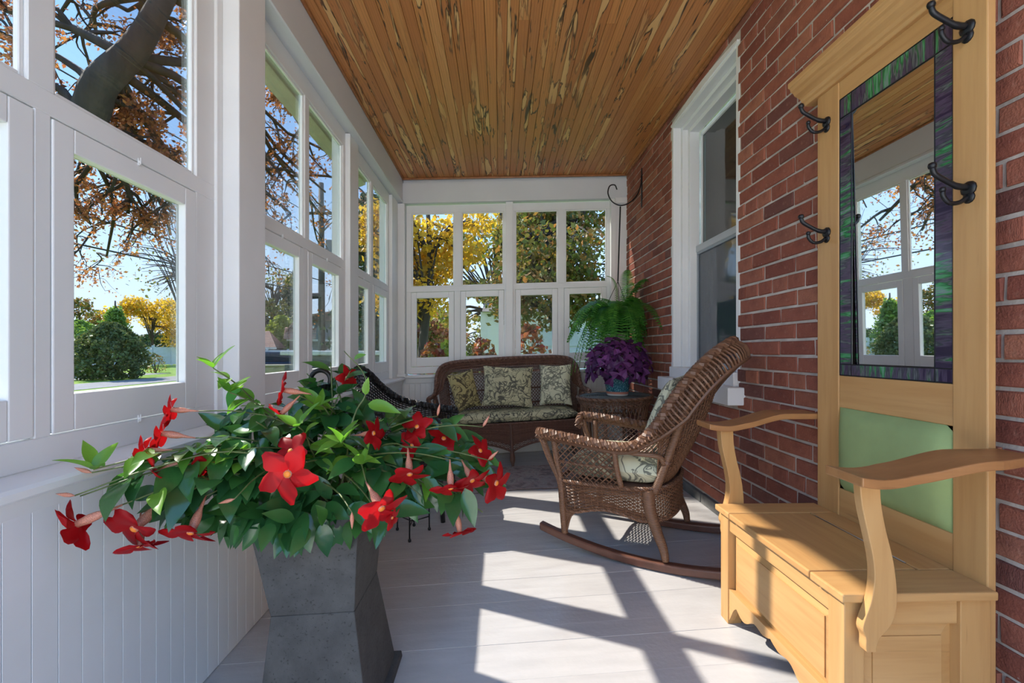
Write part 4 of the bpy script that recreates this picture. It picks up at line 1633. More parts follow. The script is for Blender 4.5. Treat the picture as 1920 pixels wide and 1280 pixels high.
for k, (tp, new) in enumerate(tips):
    b = Vector((rl.uniform(-.09, .09), rl.uniform(-.09, .09), 0))
    mid = b.lerp(tp, .5) + Vector((0, 0, .05 + .06 * rl.random() + .12 * max(0, tp.xy.length - .25)))
    pth = curve([b, b.lerp(mid, .5) + Vector((0, 0, .045)), mid, mid.lerp(tp, .55) + Vector((0, 0, .012)), tp], 18)
    stem_mb.tube(pth, np.linspace(.0036, .0016, 19), 5)
    L = (tp - b).length
    npair = max(2, int(L / .075))
    for i in range(npair):
        t = .35 + .62 * i / npair
        j = min(17, int(t * 18))
        p = Vector(pth[j]); dd = (Vector(pth[j + 1]) - p).normalized()
        sd = dd.cross(UPV).normalized()
        for s in (1, -1):
            if k >= 19 and rl.random() < .35: continue
            d = (sd * s * rl.uniform(.7, 1.1) + dd * rl.uniform(.2, .7) + Vector((0, -.15, rl.uniform(-.55, .25))))
            put_leaf(p, d, rl.uniform(.080, .118) * (.8 if new else 1), new and rl.random() < .75 or rl.random() < .08)
    if new:
        for i in range(4):
            a = i * math.pi / 2 + k
            put_leaf(tp, Vector((math.cos(a) * .6, math.sin(a) * .6, .9 - .2 * i)), rl.uniform(.055, .085), True)
# big dark leaves that hang over the front of the pot
for (u, v, d) in [(475, 930, 1.08), (500, 955, 1.06), (520, 935, 1.05), (545, 965, 1.04), (580, 950, 1.04), (610, 930, 1.03), (630, 955, 1.04), (655, 925, 1.06), (600, 975, 1.06), (450, 945, 1.06), (430, 920, 1.05), (565, 920, 1.0),
                  (690, 930, 1.1), (410, 950, 1.03), (390, 930, 1.02), (485, 905, 1.03), (640, 900, 1.02), (505, 920, 1.0), (740, 920, 1.15), (770, 935, 1.15), (800, 940, 1.18), (810, 905, 1.18), (690, 890, 1.12), (730, 880, 1.15)]:
    p = mv_at(u, v - 28, d)
    put_leaf(p, Vector((rl.uniform(-.35, .35), -.25, -1)), rl.uniform(.095, .13), False, Vector((rl.uniform(-.3, .3), -1, .25)))
ENV = [(215, 855, 915), (300, 835, 945), (380, 775, 985), (450, 765, 990), (520, 790, 995), (600, 740, 1000), (680, 770, 985), (760, 790, 960), (830, 795, 940), (905, 850, 920)]


def env_leaf():
    u = rl.uniform(230, 900)
    if rl.random() < .55: u = rl.gauss(575, 110)
    u = min(max(u, 230), 900)
    k = max(i for i in range(len(ENV)) if ENV[i][0] <= u); k = min(k, len(ENV) - 2)
    f_ = (u - ENV[k][0]) / (ENV[k + 1][0] - ENV[k][0])
    v0 = ENV[k][1] * (1 - f_) + ENV[k + 1][1] * f_; v1 = ENV[k][2] * (1 - f_) + ENV[k + 1][2] * f_
    t = rl.random()
    v = v0 + (v1 - v0) * t
    d = 1.34 - .28 * t + rl.uniform(-.05, .07) + .06 * max(0, (u - 650) / 250)
    return u, v, d, t


while NLEAF[0] < 286:
    u, v, d, t = env_leaf()
    p = mv_at(u, v - 18, d)
    out = Vector((p.x, p.y - .05, 0)).normalized()
    put_leaf(p, out * rl.uniform(.2, 1) + Vector((rl.uniform(-.6, .6), rl.uniform(-.5, .1), rl.uniform(-1.0, .4) - .5 * t)), rl.uniform(.075, .125), rl.random() < .26 and t < .65, Vector((rl.uniform(-.5, .5), -.9, .7)))  # extra bright leaves paint sunlight into the middle of the plant
# the crowd of leaves behind and below them
mbL = MB()
LV = [(np.array([tuple(v.co) for v in me.vertices]), [tuple(p.vertices) for p in me.polygons]) for me in LM]
for _ in range(420):
    u, v, d, t = env_leaf()
    p = mv_at(u, v - 10, d + .06)
    if p.x + BASE.x < XL + .10: continue
    d_ = Vector((p.x * 2 + rl.uniform(-.6, .6), p.y - .1 + rl.uniform(-.6, .3), rl.uniform(-1.0, .5))).normalized()
    z = Vector((rl.uniform(-.6, .6), -.8, .8)).normalized()
    y = z.cross(d_).normalized(); z = d_.cross(y)
    R = np.array(Matrix((d_, y, z)).transposed()) * rl.uniform(.07, .11)
    V_, F_ = LV[rl.randrange(4)]
    mbL.add(V_ @ R.T + np.array(p), F_)
o = mbL.build('inner_foliage', M['leaf'], MV, smooth=True); o['kind'] = 'stuff'
# the lone shoot that climbs over the rest
sh = curve([Vector((.02, .02, 0)), mv_at(655, 820, 1.2), mv_at(668, 770, 1.2), mv_at(685, 740, 1.2), mv_at(682, 700, 1.21), mv_at(645, 658, 1.22)], 24)
stem_mb.tube(sh, np.linspace(.003, .0013, 25), 5)
for (u, v, dx, dz, s) in ((672, 765, -1, -.55, .105), (690, 757, 1, -.12, .095), (685, 740, .2, 1, .05), (664, 672, .6, .25, .04)):
    put_leaf(mv_at(u, v, 1.19), RT * dx + UPV * dz - Vector(_f) * .3, s, True, Vector((0, -.8, .6)))
    NLEAF[0] -= 1
stem_mb.build('stems', M['stem'], MV, smooth=True)
bud = MB(); bud.lathe([(.02, 0), (.11, .25), (.13, .5), (.07, .85), (.005, 1.1)], 8)
bud_me = bud.mesh('bud', M['tube_pink'], True)
for (u, v, d, dx, dz) in BUDS:
    z = RT * dx + UPV * dz
    link('bud', bud_me, MV, mv_at(u, v, d), z.to_track_quat('Z', 'Y').to_euler(), .036)
# black trellis with a looped top that the vine climbs
mb = MB()
c0 = at(601, 712, 1.37)
loop = [Vector((.030 * math.cos(a), 0, .030 * math.sin(a))) for a in np.linspace(-.6, math.pi + .6, 16)]
mb.tube([c0 + Vector((p.x, 0, p.z)) for p in loop], .0075, 8)
for s in (1, -1):
    mb.tube([c0 + Vector((s * .025, 0, -.017)), c0 + Vector((s * .024, 0, -.12)), Vector((c0.x + s * .03, c0.y - .01, zf(PX) + .585))], .0045, 6)
mb.tube([c0 + Vector((.012, .0, -.01)), c0 + Vector((.004, 0, -.05)), c0 + Vector((-.002, 0, -.085))], [.008, .013, .009], 8)
mb.tube([c0 + Vector((-.03, 0, -.13)), c0 + Vector((.03, 0, -.13))], .003, 5)
tr = mb.build('trellis', M['iron'], None, smooth=True)
tag(tr, 'black metal trellis hoop stuck in the flower planter', 'trellis')

# ================================================================ iron plant stand on the floor behind it
ST = thing('plant_stand', 'small black iron tripod stand on the floor behind the planter', 'plant stand', (-.50, 2.54, zf(-.5)))
feet = [(-.098, .064), (.008, -.109), (.092, .037), (-.01, .11)]
for fx, fy in feet:
    mb = MB()
    z0 = zf(-.5 + fx) - zf(-.5)
    mb.tube([(fx, fy, z0 + .006), (fx * .98, fy * .98, .30)], .0045, 6)
    mb.lathe([(.007, 0), (.009, .004), (.009, .012), (.004, .018)], 8, (fx, fy, z0))
    mb.build('leg', M['iron'], ST, smooth=True)
mb = MB()
mb.tube([(.115 * math.cos(a), .115 * math.sin(a), .30) for a in np.linspace(0, 2 * math.pi, 28, endpoint=False)], .005, 6, True)
mb.build('ring', M['iron'], ST, smooth=True)
mb = MB()
for fx, fy in feet: mb.tube([(fx, fy, .085), (fx * .35, fy * .35, .075), (0, 0, .072)], .0035, 5)
mb.build('brace', M['iron'], ST, smooth=True)

# ================================================================ fern on its wall bracket
bx, by = XR, 3.905
mb = MB()
mb.box(XR - .008, XR + .001, by - .010, by + .010, 2.32, 2.665)
brk = thing('wall_bracket', 'black scrolled iron bracket on the brick wall holding the fern', 'bracket', (XR, by, 2.32))
wb(mb, 'back_plate', M['iron'], brk)
mb = MB()
sc = [(XR - .006, by, 2.60), (XR - .012, by, 2.52), (XR - .05, by, 2.42), (XR - .12, by, 2.355), (XR - .20, by, 2.335), (XR - .27, by, 2.37), (XR - .305, by, 2.44), (XR - .29, by, 2.505), (XR - .245, by, 2.515), (XR - .225, by, 2.475)]
mb.tube(curve(sc, 50), .0058, 8)
wb(mb, 'scroll', M['iron'], brk, smooth=True)
M['fern'] = leafy('fern_green', [(.035, .16, .025), (.075, .26, .04), (.14, .38, .06), (.045, .19, .035)], .4, .4, .4)
FO = Vector((1.035, by - .03, 1.36))
FE = thing('hanging_fern', 'lush green fern hanging from the wall bracket above the purple plant', 'fern', FO)
mb = MB(); mb.lathe([(.02, -.16), (.105, -.16), (.14, .0), (.148, .005), (.148, .02), (.13, .02), (.12, -.01), (.02, -.015)], 20)
mb.build('pot', plain('dark_green_pot', (.03, .06, .03), .5, .2), FE, smooth=True)
hk = Vector((XR - .195, by, 2.325)) - FO
mb = MB()
mb.tube([hk, Vector((hk.x * .4, hk.y, .30))], .0065, 6)
for k in range(3):
    a = k * 2.1 + .4
    mb.tube([Vector((hk.x * .4, hk.y, .30)), Vector((.14 * math.cos(a), .14 * math.sin(a), .015))], .0028, 5)
mb.build('hanger', M['iron'], FE)
rf = random.Random(3)


def frond_mesh(L, rise, droop, n=30, lf=.070):
    mb = MB()
    pts = []
    for i in range(n + 1):
        t = i / n
        x = L * (t - .30 * t * t * min(1, droop / L))
        pts.append(np.array([x, 0, rise * 2 * t * (1 - .45 * t) - droop * t * t]))
    mb.tube(pts[::3], .0017, 3)
    V = []; F = []
    k = 0
    for i in range(2, n + 1):
        t = i / n
        l = lf * (math.sin(math.pi * (t * .84 + .12)) ** .7) * (1 - .25 * t) + .004
        T = pts[i] - pts[i - 1]; T /= np.linalg.norm(T)
        N = np.array([-T[2], 0, T[0]])
        for s in (1, -1):
            p = pts[i]
            o = np.array([0, s, 0]) + T * .22 - N * .18
            w = T * L / n * .36
            V += [p - w, p + o * l * .5 - w * .9 + N * .004, p + o * l, p + o * l * .5 + w * .9 + N * .004, p + w]
            F += [(k, k + 1, k + 3, k + 4), (k + 1, k + 2, k + 3)]
            k += 5
    mb.add(V, F)
    return mb.mesh('frond', M['fern'])


FRM = [frond_mesh(L, r_, d_) for L, r_, d_ in ((.52, .16, .40), (.48, .22, .36), (.42, .20, .58), (.36, .25, .30), (.45, .10, .62), (.30, .32, .10), (.40, .14, .30))]
for k in range(104):
    a = rf.uniform(0, 2 * math.pi)
    dx, dy = math.cos(a), math.sin(a)
    sc_ = rf.uniform(.82, 1.16)
    i = rf.randrange(5) if k > 14 else (3 if k % 2 else 6)
    lim = 1.0
    if dx > 0: lim = min(lim, .215 / max(.01, dx * .5))
    if dy > 0: lim = min(lim, .40 / max(.01, dy * .5))
    if lim < .55:
        if rf.random() < .4: continue
        i = 2 if rf.random() < .5 else 5
        lim = min(1, lim * 1.5)
        lim = max(.35, min(lim, .2 / (.3 * max(dx, .01))))
    link('frond', FRM[i], FE, (.05 * dx, .05 * dy, .005), (rf.uniform(-.3, .3), 0, a), (sc_ * min(1, lim), sc_, sc_))
link('frond', FRM[5], FE, (.09, -.02, 0), (0, -.95, 1.2), 1.05)
link('frond', FRM[5], FE, (-.02, -.02, 0), (0, -.6, 2.6), .95)
link('frond', FRM[0], FE, (.06, -.06, .02), (0, -.1, -1.15), 1.05)

# ================================================================ purple oxalis in a blue pot
PO = Vector((.935, 3.495, zf(.93) + .6115))


def _pot():
    t = NT('blue_glazed_pot')
    tc = t.n('TexCoord')
    v = t.coord((1, 1, 1))
    s = t.n('SeparateXYZ', i_0=tc.outputs['Object'])
    vo = t.n('TexVoronoi', i_Vector=v, i_Scale=62.0, feature='DISTANCE_TO_EDGE').outputs['Distance']
    c = t.ramp(vo, [(.04, (.02, .10, .14)), (.14, (.06, .22, .28)), (.3, (.16, .36, .42))])
    z = s.outputs[2]
    c = t.mix(t.ramp(z, [(.030, (1, 1, 1)), (.032, (0, 0, 0))]), c, (.55, .22, .15))
    c = t.mix(t.ramp(z, [(.013, (1, 1, 1)), (.015, (0, 0, 0))]), c, (.62, .60, .55))
    return t.done(t.prin(c, .25, 0, t.bump(vo, .4, .003), .5))


POT = thing('flower_pot', 'blue patterned ceramic pot with terracotta band on the side table', 'pot', PO)
mb = MB(); mb.lathe([(.02, .0), (.082, 0), (.086, .014), (.088, .032), (.102, .12), (.109, .150), (.109, .156), (.098, .156), (.094, .13), (.02, .125)], 32)
mb.build('vessel', _pot(), POT, smooth=True, bevel=.001)
mb = MB(); mb.lathe([(.09, .12), (.09, .132), (.02, .137)], 20); mb.build('soil', M['soil'], POT)
M['oxalis'] = leafy('purple_leaf', [(.035, .008, .045), (.13, .028, .14), (.28, .08, .29), (.06, .014, .08), (.20, .05, .21)], .42, .28, .4, tcol=(.22, .02, .20))
mb = MB()
for k in range(3):
    a = 2 * math.pi * k / 3
    ca, sa = math.cos(a), math.sin(a)
    L, W = 1.0, .82
    pts = [(0, 0, 0), (.55, .42 * W, .08), (.98, .62 * W, .0), (.93, .2 * W, -.02), (.84, 0, -.10), (.93, -.2 * W, -.02), (.98, -.62 * W, 0), (.55, -.42 * W, .08), (.5, 0, -.06)]
    V = [(x * ca - y * sa, x * sa + y * ca, z - .22 * x * x) for x, y, z in pts]
    mb.add(V, [(0, 8, 1), (1, 8, 3, 2), (8, 4, 3), (0, 7, 8), (7, 6, 5, 8), (8, 5, 4)])
ox_me = mb.mesh('leaf', M['oxalis'])
OX = thing('oxalis_plant', 'purple leaved oxalis growing in the blue pot', 'plant', PO + Vector((0, 0, .135)))
stm = MB()
ro = random.Random(8)
k = 0
N = 120
for i in range(N):
    # evenly spread over a dome
    ph = i * 2.39996
    h = 1 - (i + .5) / N * 1.28
    rr = math.sqrt(max(0, 1 - h * h))
    d = Vector((rr * math.cos(ph), rr * math.sin(ph), h))
    s = ro.uniform(.78, 1.03)
    p = Vector((d.x * .255 * s, d.y * .22 * s, .075 + (d.z * .245 if d.z > 0 else d.z * .22) * s))
    if p.x > .30: p.x = .30
    R = (d + Vector((0, -.25, .35 + ro.uniform(-.2, .2)))).normalized().to_track_quat('Z', 'Y') @ Euler((ro.uniform(-.3, .3), ro.uniform(-.3, .3), ro.uniform(0, 6))).to_quaternion()
    link('leaf', ox_me, OX, p, R.to_euler(), ro.uniform(.060, .080))
    if i % 2 == 0:
        stm.tube(curve([(d.x * .04, d.y * .04, -.005), p * .55 + Vector((0, 0, .04)), p], 6), .0014, 4)
stm.build('stems', plain('pink_stem', (.25, .10, .10), .5, .3, 30), OX)
# ================================================================ the street outside
GZ = -.5
re_ = random.Random(21)
npr = np.random.default_rng(4)


def _grass():
    t = NT('lawn')
    v = t.coord()
    c = t.ramp(t.noise(v, 1.2, 5, .7), [(.3, (.10, .19, .03)), (.55, (.20, .32, .05)), (.75, (.30, .38, .08))])
    return t.done(t.prin(c, .9, 0, t.bump(t.noise(v, 25, 3), .6, .05), .1))


mb = MB().box(-90, 70, -40, 140, GZ - .3, GZ)
g = struct('ground', mb, _grass(), 'sunny green lawn around the house')
for nm, lab, (xa, xb, ya, yb), z, m_ in (
        ('sidewalk', 'pale concrete sidewalk beyond the lawn', (-15.6, -13.9, -40, 140), .03, plain('concrete', (.52, .50, .46), .9, .12, 2)),
        ('road', 'grey asphalt street beyond the sidewalk', (-19.2, -16.3, -40, 140), .012, plain('asphalt', (.20, .20, .205), .9, .15, 3)),
        ('road', 'grey driveway crossing beyond the round bush', (-29, -21.8, 17, 30), .012, plain('asphalt2', (.22, .22, .225), .9, .15, 3)),
        ('road', 'pale side street seen through the end windows', (-13, 30, 21, 27), .014, plain('asphalt3', (.40, .39, .38), .9, .12, 3))):
    o = MB().box(xa, xb, ya, yb, GZ - .05, GZ + z).build(nm, m_)
    tag(o, lab, None, None, 'structure')

# added out of view: pale floor and wall that bounce sunlight into the porch
tag(MB().box(-6.5, 4.5, -7.5, YB, GZ - .05, -.06).build('floor_bounce', plain('pale_bounce_floor', (.74, .71, .66), .85, .06, 2)), 'added pale floor behind the camera that bounces sunlight into the porch', None, None, 'structure')
tag(MB().box(-6.5, 5.0, -8.0, -7.5, GZ, 4.2).build('wall_bounce', plain('cream_bounce_wall', (.80, .76, .69), .9, .05, 3)), 'added unseen cream wall behind the camera that bounces warm light into the porch', None, None, 'structure')

BARK = plain('grey_brown_bark', (.085, .065, .05), .9, .4, 6, (1, 1, .3), .8, 14, bdist=.03)
BARK2 = plain('dark_bark', (.05, .04, .033), .9, .4, 6, (1, 1, .3), .8, 14, bdist=.03)


def leaf_quads(P, size, jit=.5, flat=0.0):
    """folded diamond leaves, two triangles each side by side, at the points P"""
    n = len(P)
    a = npr.normal(size=(n, 3)); a[:, 2] *= (1 - flat)
    a /= np.linalg.norm(a, axis=1)[:, None]
    b = npr.normal(size=(n, 3)); b -= a * (a * b).sum(1)[:, None]; b /= np.linalg.norm(b, axis=1)[:, None]
    s = (size * (1 + jit * npr.uniform(-1, 1, n)))[:, None]
    V = np.stack([P - a * s * .5, P + b * s * .30, P + a * s * .5, P - b * s * .30], 1).reshape(-1, 3)
    F = np.arange(4 * n).reshape(n, 4)
    return V, [tuple(f) for f in F.tolist()]


def tree(name, label, cat, base, trunk, blobs, lsize, lmat, bark=BARK, nbr=3, group=None, keep=None, r0=.16):
    """base point, trunk path points above it, foliage clouds (x, y, z, rx, ry, rz, count) relative to the base"""
    t = thing(name, label, cat, base, group=group)
    mb = MB()
    P = curve([(0, 0, 0)] + trunk, 16)
    mb.tube(P, np.linspace(r0, r0 * .35, 17), 8)
    pts = []
    for (bx_, by_, bz_, rx, ry, rz, n) in blobs:
        s = P[re_.randrange(6, 16)]
        c = np.array([bx_, by_, bz_])
        for q in range(nbr):
            e = c + np.array([re_.uniform(-.7, .7) * rx, re_.uniform(-.7, .7) * ry, re_.uniform(-.5, .7) * rz])
            m = (s + e) / 2 + np.array([0, 0, .15 * np.linalg.norm(e - s)])
            mb.tube(curve([s, m, e], 7), np.linspace(r0 * .3, r0 * .06, 8), 5)
        d = npr.normal(size=(n, 3)); d /= np.linalg.norm(d, axis=1)[:, None]
        rr = npr.uniform(.25, 1, n) ** .5
        lump = 1 + .22 * np.sin(d[:, 0] * 5 + bx_) * np.cos(d[:, 2] * 6 + by_) + .12 * npr.normal(size=n)
        pts.append(c + d * (rr * lump)[:, None] * np.array([rx, ry, rz]))
    mb.build('trunk', bark, t, smooth=True)
    if pts:
        V, F = leaf_quads(np.concatenate(pts), lsize)
        f = MB().add(V, F).build('foliage', lmat, t)
        f['kind'] = 'stuff'
    return t


def rb(n, R, z0, z1, rad, cnt, squash=.75):
    out = []
    for _ in range(n):
        a = re_.uniform(0, 6.28); r = R * math.sqrt(re_.random())
        z = re_.uniform(z0, z1)
        k = rad * re_.uniform(.7, 1.25)
        out.append((r * math.cos(a), r * math.sin(a), z, k, k, k * squash, cnt))
    return out


L_copper = leafy('copper_leaf', [(0.256, 0.088, 0.048), (0.480, 0.160, 0.072), (0.192, 0.080, 0.056), (0.640, 0.272, 0.096), (0.320, 0.144, 0.096)], .5, .3, .3)
L_yellow = leafy('yellow_leaf', [(.50, .30, .03), (.65, .42, .05), (.38, .26, .05), (.58, .34, .03)], .5, .4, .3)
L_olive = leafy('olive_leaf', [(0.128, 0.160, 0.040), (0.256, 0.240, 0.056), (0.160, 0.136, 0.032), (0.384, 0.224, 0.064), (0.096, 0.144, 0.048)], .5, .3, .3)
L_rust = leafy('rust_green_leaf', [(0.096, 0.136, 0.032), (0.224, 0.192, 0.048), (0.080, 0.112, 0.032), (0.400, 0.160, 0.056), (0.160, 0.160, 0.048)], .5, .25, .3)
L_dark = leafy('evergreen', [(0.035, 0.072, 0.035), (0.072, 0.120, 0.048), (0.048, 0.088, 0.056), (0.112, 0.136, 0.048)], .6, .15, .2)
L_green = leafy('green_leaf', [(0.112, 0.208, 0.048), (0.224, 0.320, 0.064), (0.160, 0.256, 0.080)], .5, .3, .3)
L_red = leafy('red_shrub_leaf', [(.32, .04, .03), (.42, .16, .06), (.10, .14, .03), (.22, .05, .04), (.20, .20, .05)], .4, .3, .4)
L_lime = leafy('yellow_green_leaf', [(.26, .30, .05), (.34, .36, .07), (.20, .24, .05)], .5, .3, .3)

# ---- the big copper beech beside the porch
BB = Vector((-8.6, 4.6, GZ))
BT = thing('beech_tree', 'large copper leaved tree with a thick leaning limb outside the near windows', 'tree', BB)
mb = MB()
limb = [BB, Vector((-8.4, 4.8, 1.4)), Vector((-7.5, 5.2, 3.0)), at(120, 250, 6.0), at(190, 155, 6.0), at(250, 95, 6.1), at(290, 30, 6.2), at(325, -50, 6.4), at(350, -200, 6.8)]
limbP = curve([tuple(p - BB) for p in limb], 40)
mb.tube(limbP, np.linspace(.30, .09, 41), 12)
twigs = MB()
leafP = []
SD = np.array(SUN_DIR)


def in_sun(p):
    """does this point stand between the sun and the side windows?"""
    t = (p[0] + 1.0) / SD[0]
    q = p - SD * t
    return .2 < q[1] < 4.5 and .7 < q[2] < 2.6


def branch(a, b, r, depth, seed):
    q = random.Random(seed)
    a, b = np.array(a, float), np.array(b, float)
    L = np.linalg.norm(b - a)
    m1 = a + (b - a) * .35 + np.array([q.uniform(-.1, .1), q.uniform(-.1, .1), q.uniform(.0, .22)]) * L
    m2 = a + (b - a) * .7 + np.array([q.uniform(-.12, .12), q.uniform(-.12, .12), q.uniform(-.04, .14)]) * L
    P = curve([a, m1, m2, b], 9)
    blocked = in_sun(P[5] + np.array(BB)) and q.random() < .55
    if not (blocked and depth >= 2):
        (mb if depth == 0 else twigs).tube(P, np.linspace(r, r * .35, 10), 6 if depth == 0 else 4)
    if depth < 3:
        for i in range((5, 4, 4)[depth]):
            s = P[q.randrange(3, 10)]
            d = (b - a) / L
            e = s + (d * q.uniform(.2, .8) + np.array([q.uniform(-.8, .8), q.uniform(-.8, .8), q.uniform(-.75, .35)])) * L * q.uniform(.30, .55)
            branch(s, e, r * .45, depth + 1, q.randrange(10 ** 6))
    if depth >= 2:
        for i in range(8 if depth == 3 else 4):
            s = P[q.randrange(2, 10)]
            leafP.append(s + np.array([q.gauss(0, .06), q.gauss(0, .06), q.gauss(-.03, .06)]))


starts = [limbP[i] for i in (16, 19, 22, 24, 27, 30, 33, 36)]
ends = [(20, 60, 6.5), (110, 30, 7), (180, 60, 8), (60, 120, 6), (150, 290, 7), (200, 330, 7.5), (260, 210, 6.5), (330, 180, 7), (330, 290, 7), (240, 400, 7.5), (170, 420, 7.5), (300, 360, 8),
        (330, 60, 7), (240, 20, 7.5), (140, 340, 8), (320, 440, 9), (200, 480, 8.5), (540, 250, 9), (510, 330, 8.5), (590, 300, 10), (545, 400, 9.5), (610, 360, 10.5), (520, 170, 8.5), (615, 420, 11), (560, 130, 9), (450, 300, 8), (420, 420, 8.5), (10, 20, 6), (280, 300, 6.5), (600, 240, 9.5)]
for k, e in enumerate(ends):
    ep = np.array(at(*e) - BB)
    cand = sorted(starts, key=lambda s: np.linalg.norm(np.array(s) - ep))
    s = cand[re_.randrange(3)]
    branch(s, ep, .05 + .03 * re_.random(), 0, 1000 + k)
mb.build('trunk', BARK2, BT, smooth=True)
o = twigs.build('twigs', BARK2, BT); o['kind'] = 'stuff'
LP = np.array(leafP)
keep = np.array([not in_sun(p + np.array(BB)) or re_.random() < .14 for p in LP])
V, F = leaf_quads(LP[keep], .064, .45)
o = MB().add(V, F).build('foliage', L_copper, BT); o['kind'] = 'stuff'

# ---- garden and street, from the near window round to the end windows
def gp(u, d):
    p = at(u, 656, d); return (p.x, p.y, GZ)


def bush(name, label, base, r, h, n, ls, mat, cone=.6, keepz=0.05):
    t = thing(name, label, 'bush', base)
    d = npr.uniform(size=n)
    z = d ** .9 * h
    a = npr.uniform(0, 2 * math.pi, n)
    prof = np.sin(np.pi * np.clip(d * .82 + .16, 0, 1)) ** .6 * (1 - cone * d * .6)
    rr = r * prof * npr.uniform(.45, 1, n) ** .5 * (1 + .18 * np.sin(a * 5 + z * 4) + .1 * np.sin(a * 11 - z * 9))
    P = np.stack([rr * np.cos(a), rr * np.sin(a), z + keepz], 1)
    V, F = leaf_quads(P, ls, .4)
    f = MB().add(V, F).build('foliage', mat, t); f['kind'] = 'stuff'
    mb = MB()
    for k in range(5):
        a_ = k * 1.3
        mb.tube([(0, 0, 0), (r * .2 * math.cos(a_), r * .2 * math.sin(a_), h * .3), (r * .4 * math.cos(a_), r * .4 * math.sin(a_), h * .7)], [.05 * r, .035 * r, .01], 6)
    mb.build('stems', BARK2, t)
    return t


L_jun = leafy('juniper', [(0.080, 0.120, 0.048), (0.144, 0.192, 0.072), (0.208, 0.208, 0.080), (0.096, 0.128, 0.064)], .6, .15, .2)
bush('juniper_bush', 'round dark green juniper bush at the edge of the driveway', gp(207, 23.5), 1.75, 2.95, 9000, .17, L_jun)
bush('shrub', 'small brown twiggy shrub on the lawn right of the juniper', gp(292, 30), .7, 1.2, 350, .12, L_rust)
bush('hedge', 'dark clipped hedge behind the white fence', gp(303, 52), 4.0, 3.4, 5000, .35, L_dark, .2)
bush('shrub', 'green shrub growing at the left edge of the near window', gp(140, 27), 2.2, 3.3, 3500, .22, L_green, .4)
tree('maple_tree', 'yellow leaved tree behind the juniper and fence', 'tree', gp(282, 46), [(.2, 0, 2.5), (0, .2, 5)], rb(9, 2.8, 2.5, 6.2, 1.3, 520), .26, L_yellow)
tree('conifer', 'dark green conifer rising behind the juniper', 'tree', gp(216, 40), [(0, 0, 3), (0, 0, 6)], [(0, 0, 1.0 + i * .62, 1.9 - i * .22, 1.9 - i * .22, .7, 600) for i in range(7)], .3, L_green)
tree('maple_tree', 'orange brown tree beyond the street at the left edge of the near window', 'tree', gp(145, 42), [(.2, 0, 2.5), (0, .2, 5)], rb(9, 3.2, 2.5, 6.8, 1.5, 480), .28, L_rust)
tree('maple_tree', 'pale golden tree far behind the fence near the broad post', 'tree', gp(335, 60), [(.2, 0, 2.5), (0, .2, 5)], rb(9, 4, 2.0, 6.0, 1.6, 420), .32, L_yellow)
tree('bare_tree', 'almost bare tree against the sky beside the broad post', 'tree', gp(345, 26), [(.3, 0, 3), (.5, .2, 7)], rb(12, 3.2, 3.5, 9.5, 1.3, 50), .16, L_rust, nbr=9, r0=.14)
tree('oak_tree', 'tall bare branched tree left of the tiled house', 'tree', gp(505, 44), [(.3, 0, 4), (.2, .3, 8)], rb(12, 3.0, 4.5, 9.5, 1.4, 130), .26, L_olive, nbr=7, r0=.2)
tree('conifer', 'dark evergreen behind the low garage roof', 'tree', gp(548, 48), [(0, 0, 3), (0, 0, 8)], [(0, 0, 2 + i * 1.0, 2.6 - i * .28, 2.6 - i * .28, .9, 620) for i in range(8)], .34, L_dark)
tree('conifer', 'brownish evergreen mass between the post and the garage roof', 'tree', gp(498, 42), [(0, 0, 3), (0, 0, 5)], rb(10, 2.6, 1.5, 5.2, 1.5, 620), .32, L_olive)
bush('shrub', 'round yellow green shrub above the garage roof', gp(528, 40), 1.7, 4.6, 2600, .28, L_lime, .3)
tree('conifer', 'tall dark spruce seen through the farthest side window', 'tree', gp(694, 24), [(0, 0, 4), (.2, 0, 9)], [(0, 0, 1.0 + i * .85, 2.3 - i * .17, 2.3 - i * .17, .55, 700) for i in range(11)], .24, L_dark)
tree('conifer', 'dark yew trees behind the spruce and stone wall', 'tree', gp(722, 30), [(0, 0, 3), (0, 0, 5)], rb(10, 2.6, 1, 4.8, 1.7, 700), .26, L_olive)
tree('maple_tree', 'golden maple crowding the left end window', 'tree', (-2.35, 13.2, GZ), [(.1, 0, 2.0), (.3, -.1, 3.4), (.2, .1, 5.8)],
     [(0.0, 0, 3.15, 1.0, .9, .6, 800), (.5, .3, 4.1, .8, .8, .55, 700), (-.6, .2, 4.0, .9, .9, .6, 700), (.1, -.2, 4.9, 1.1, 1, .5, 700), (1.3, .2, 4.5, .7, .8, .45, 420), (-.9, -.2, 5.4, .8, .8, .5, 420), (1.5, .4, 5.5, .9, .8, .4, 380), (-.9, 0, 3.0, .8, .8, .5, 420), (-1.3, 0, 5.0, .8, .8, .7, 600)], .17, L_yellow, BARK2, 5, r0=.17)
tree('oak_tree', 'dark branched tree with olive leaves behind the golden maple', 'tree', (-.2, 16.5, GZ), [(.1, 0, 2.0), (.0, .1, 4), (.3, 0, 7.5)],
     [(-.6, 0, 5.6, 1.3, 1, .6, 520), (.8, 0, 4.9, 1.1, 1, .6, 480), (.6, .3, 3.7, 1.0, .8, .5, 360), (-.8, 0, 3.8, 1.0, .8, .4, 330), (1.0, 0, 6.2, 1.1, 1, .5, 420), (-1.6, 0, 4.9, .9, .8, .5, 360), (-1.5, 0, 2.7, 1.1, .8, .4, 300)], .20, L_olive, BARK2, 7, r0=.2)
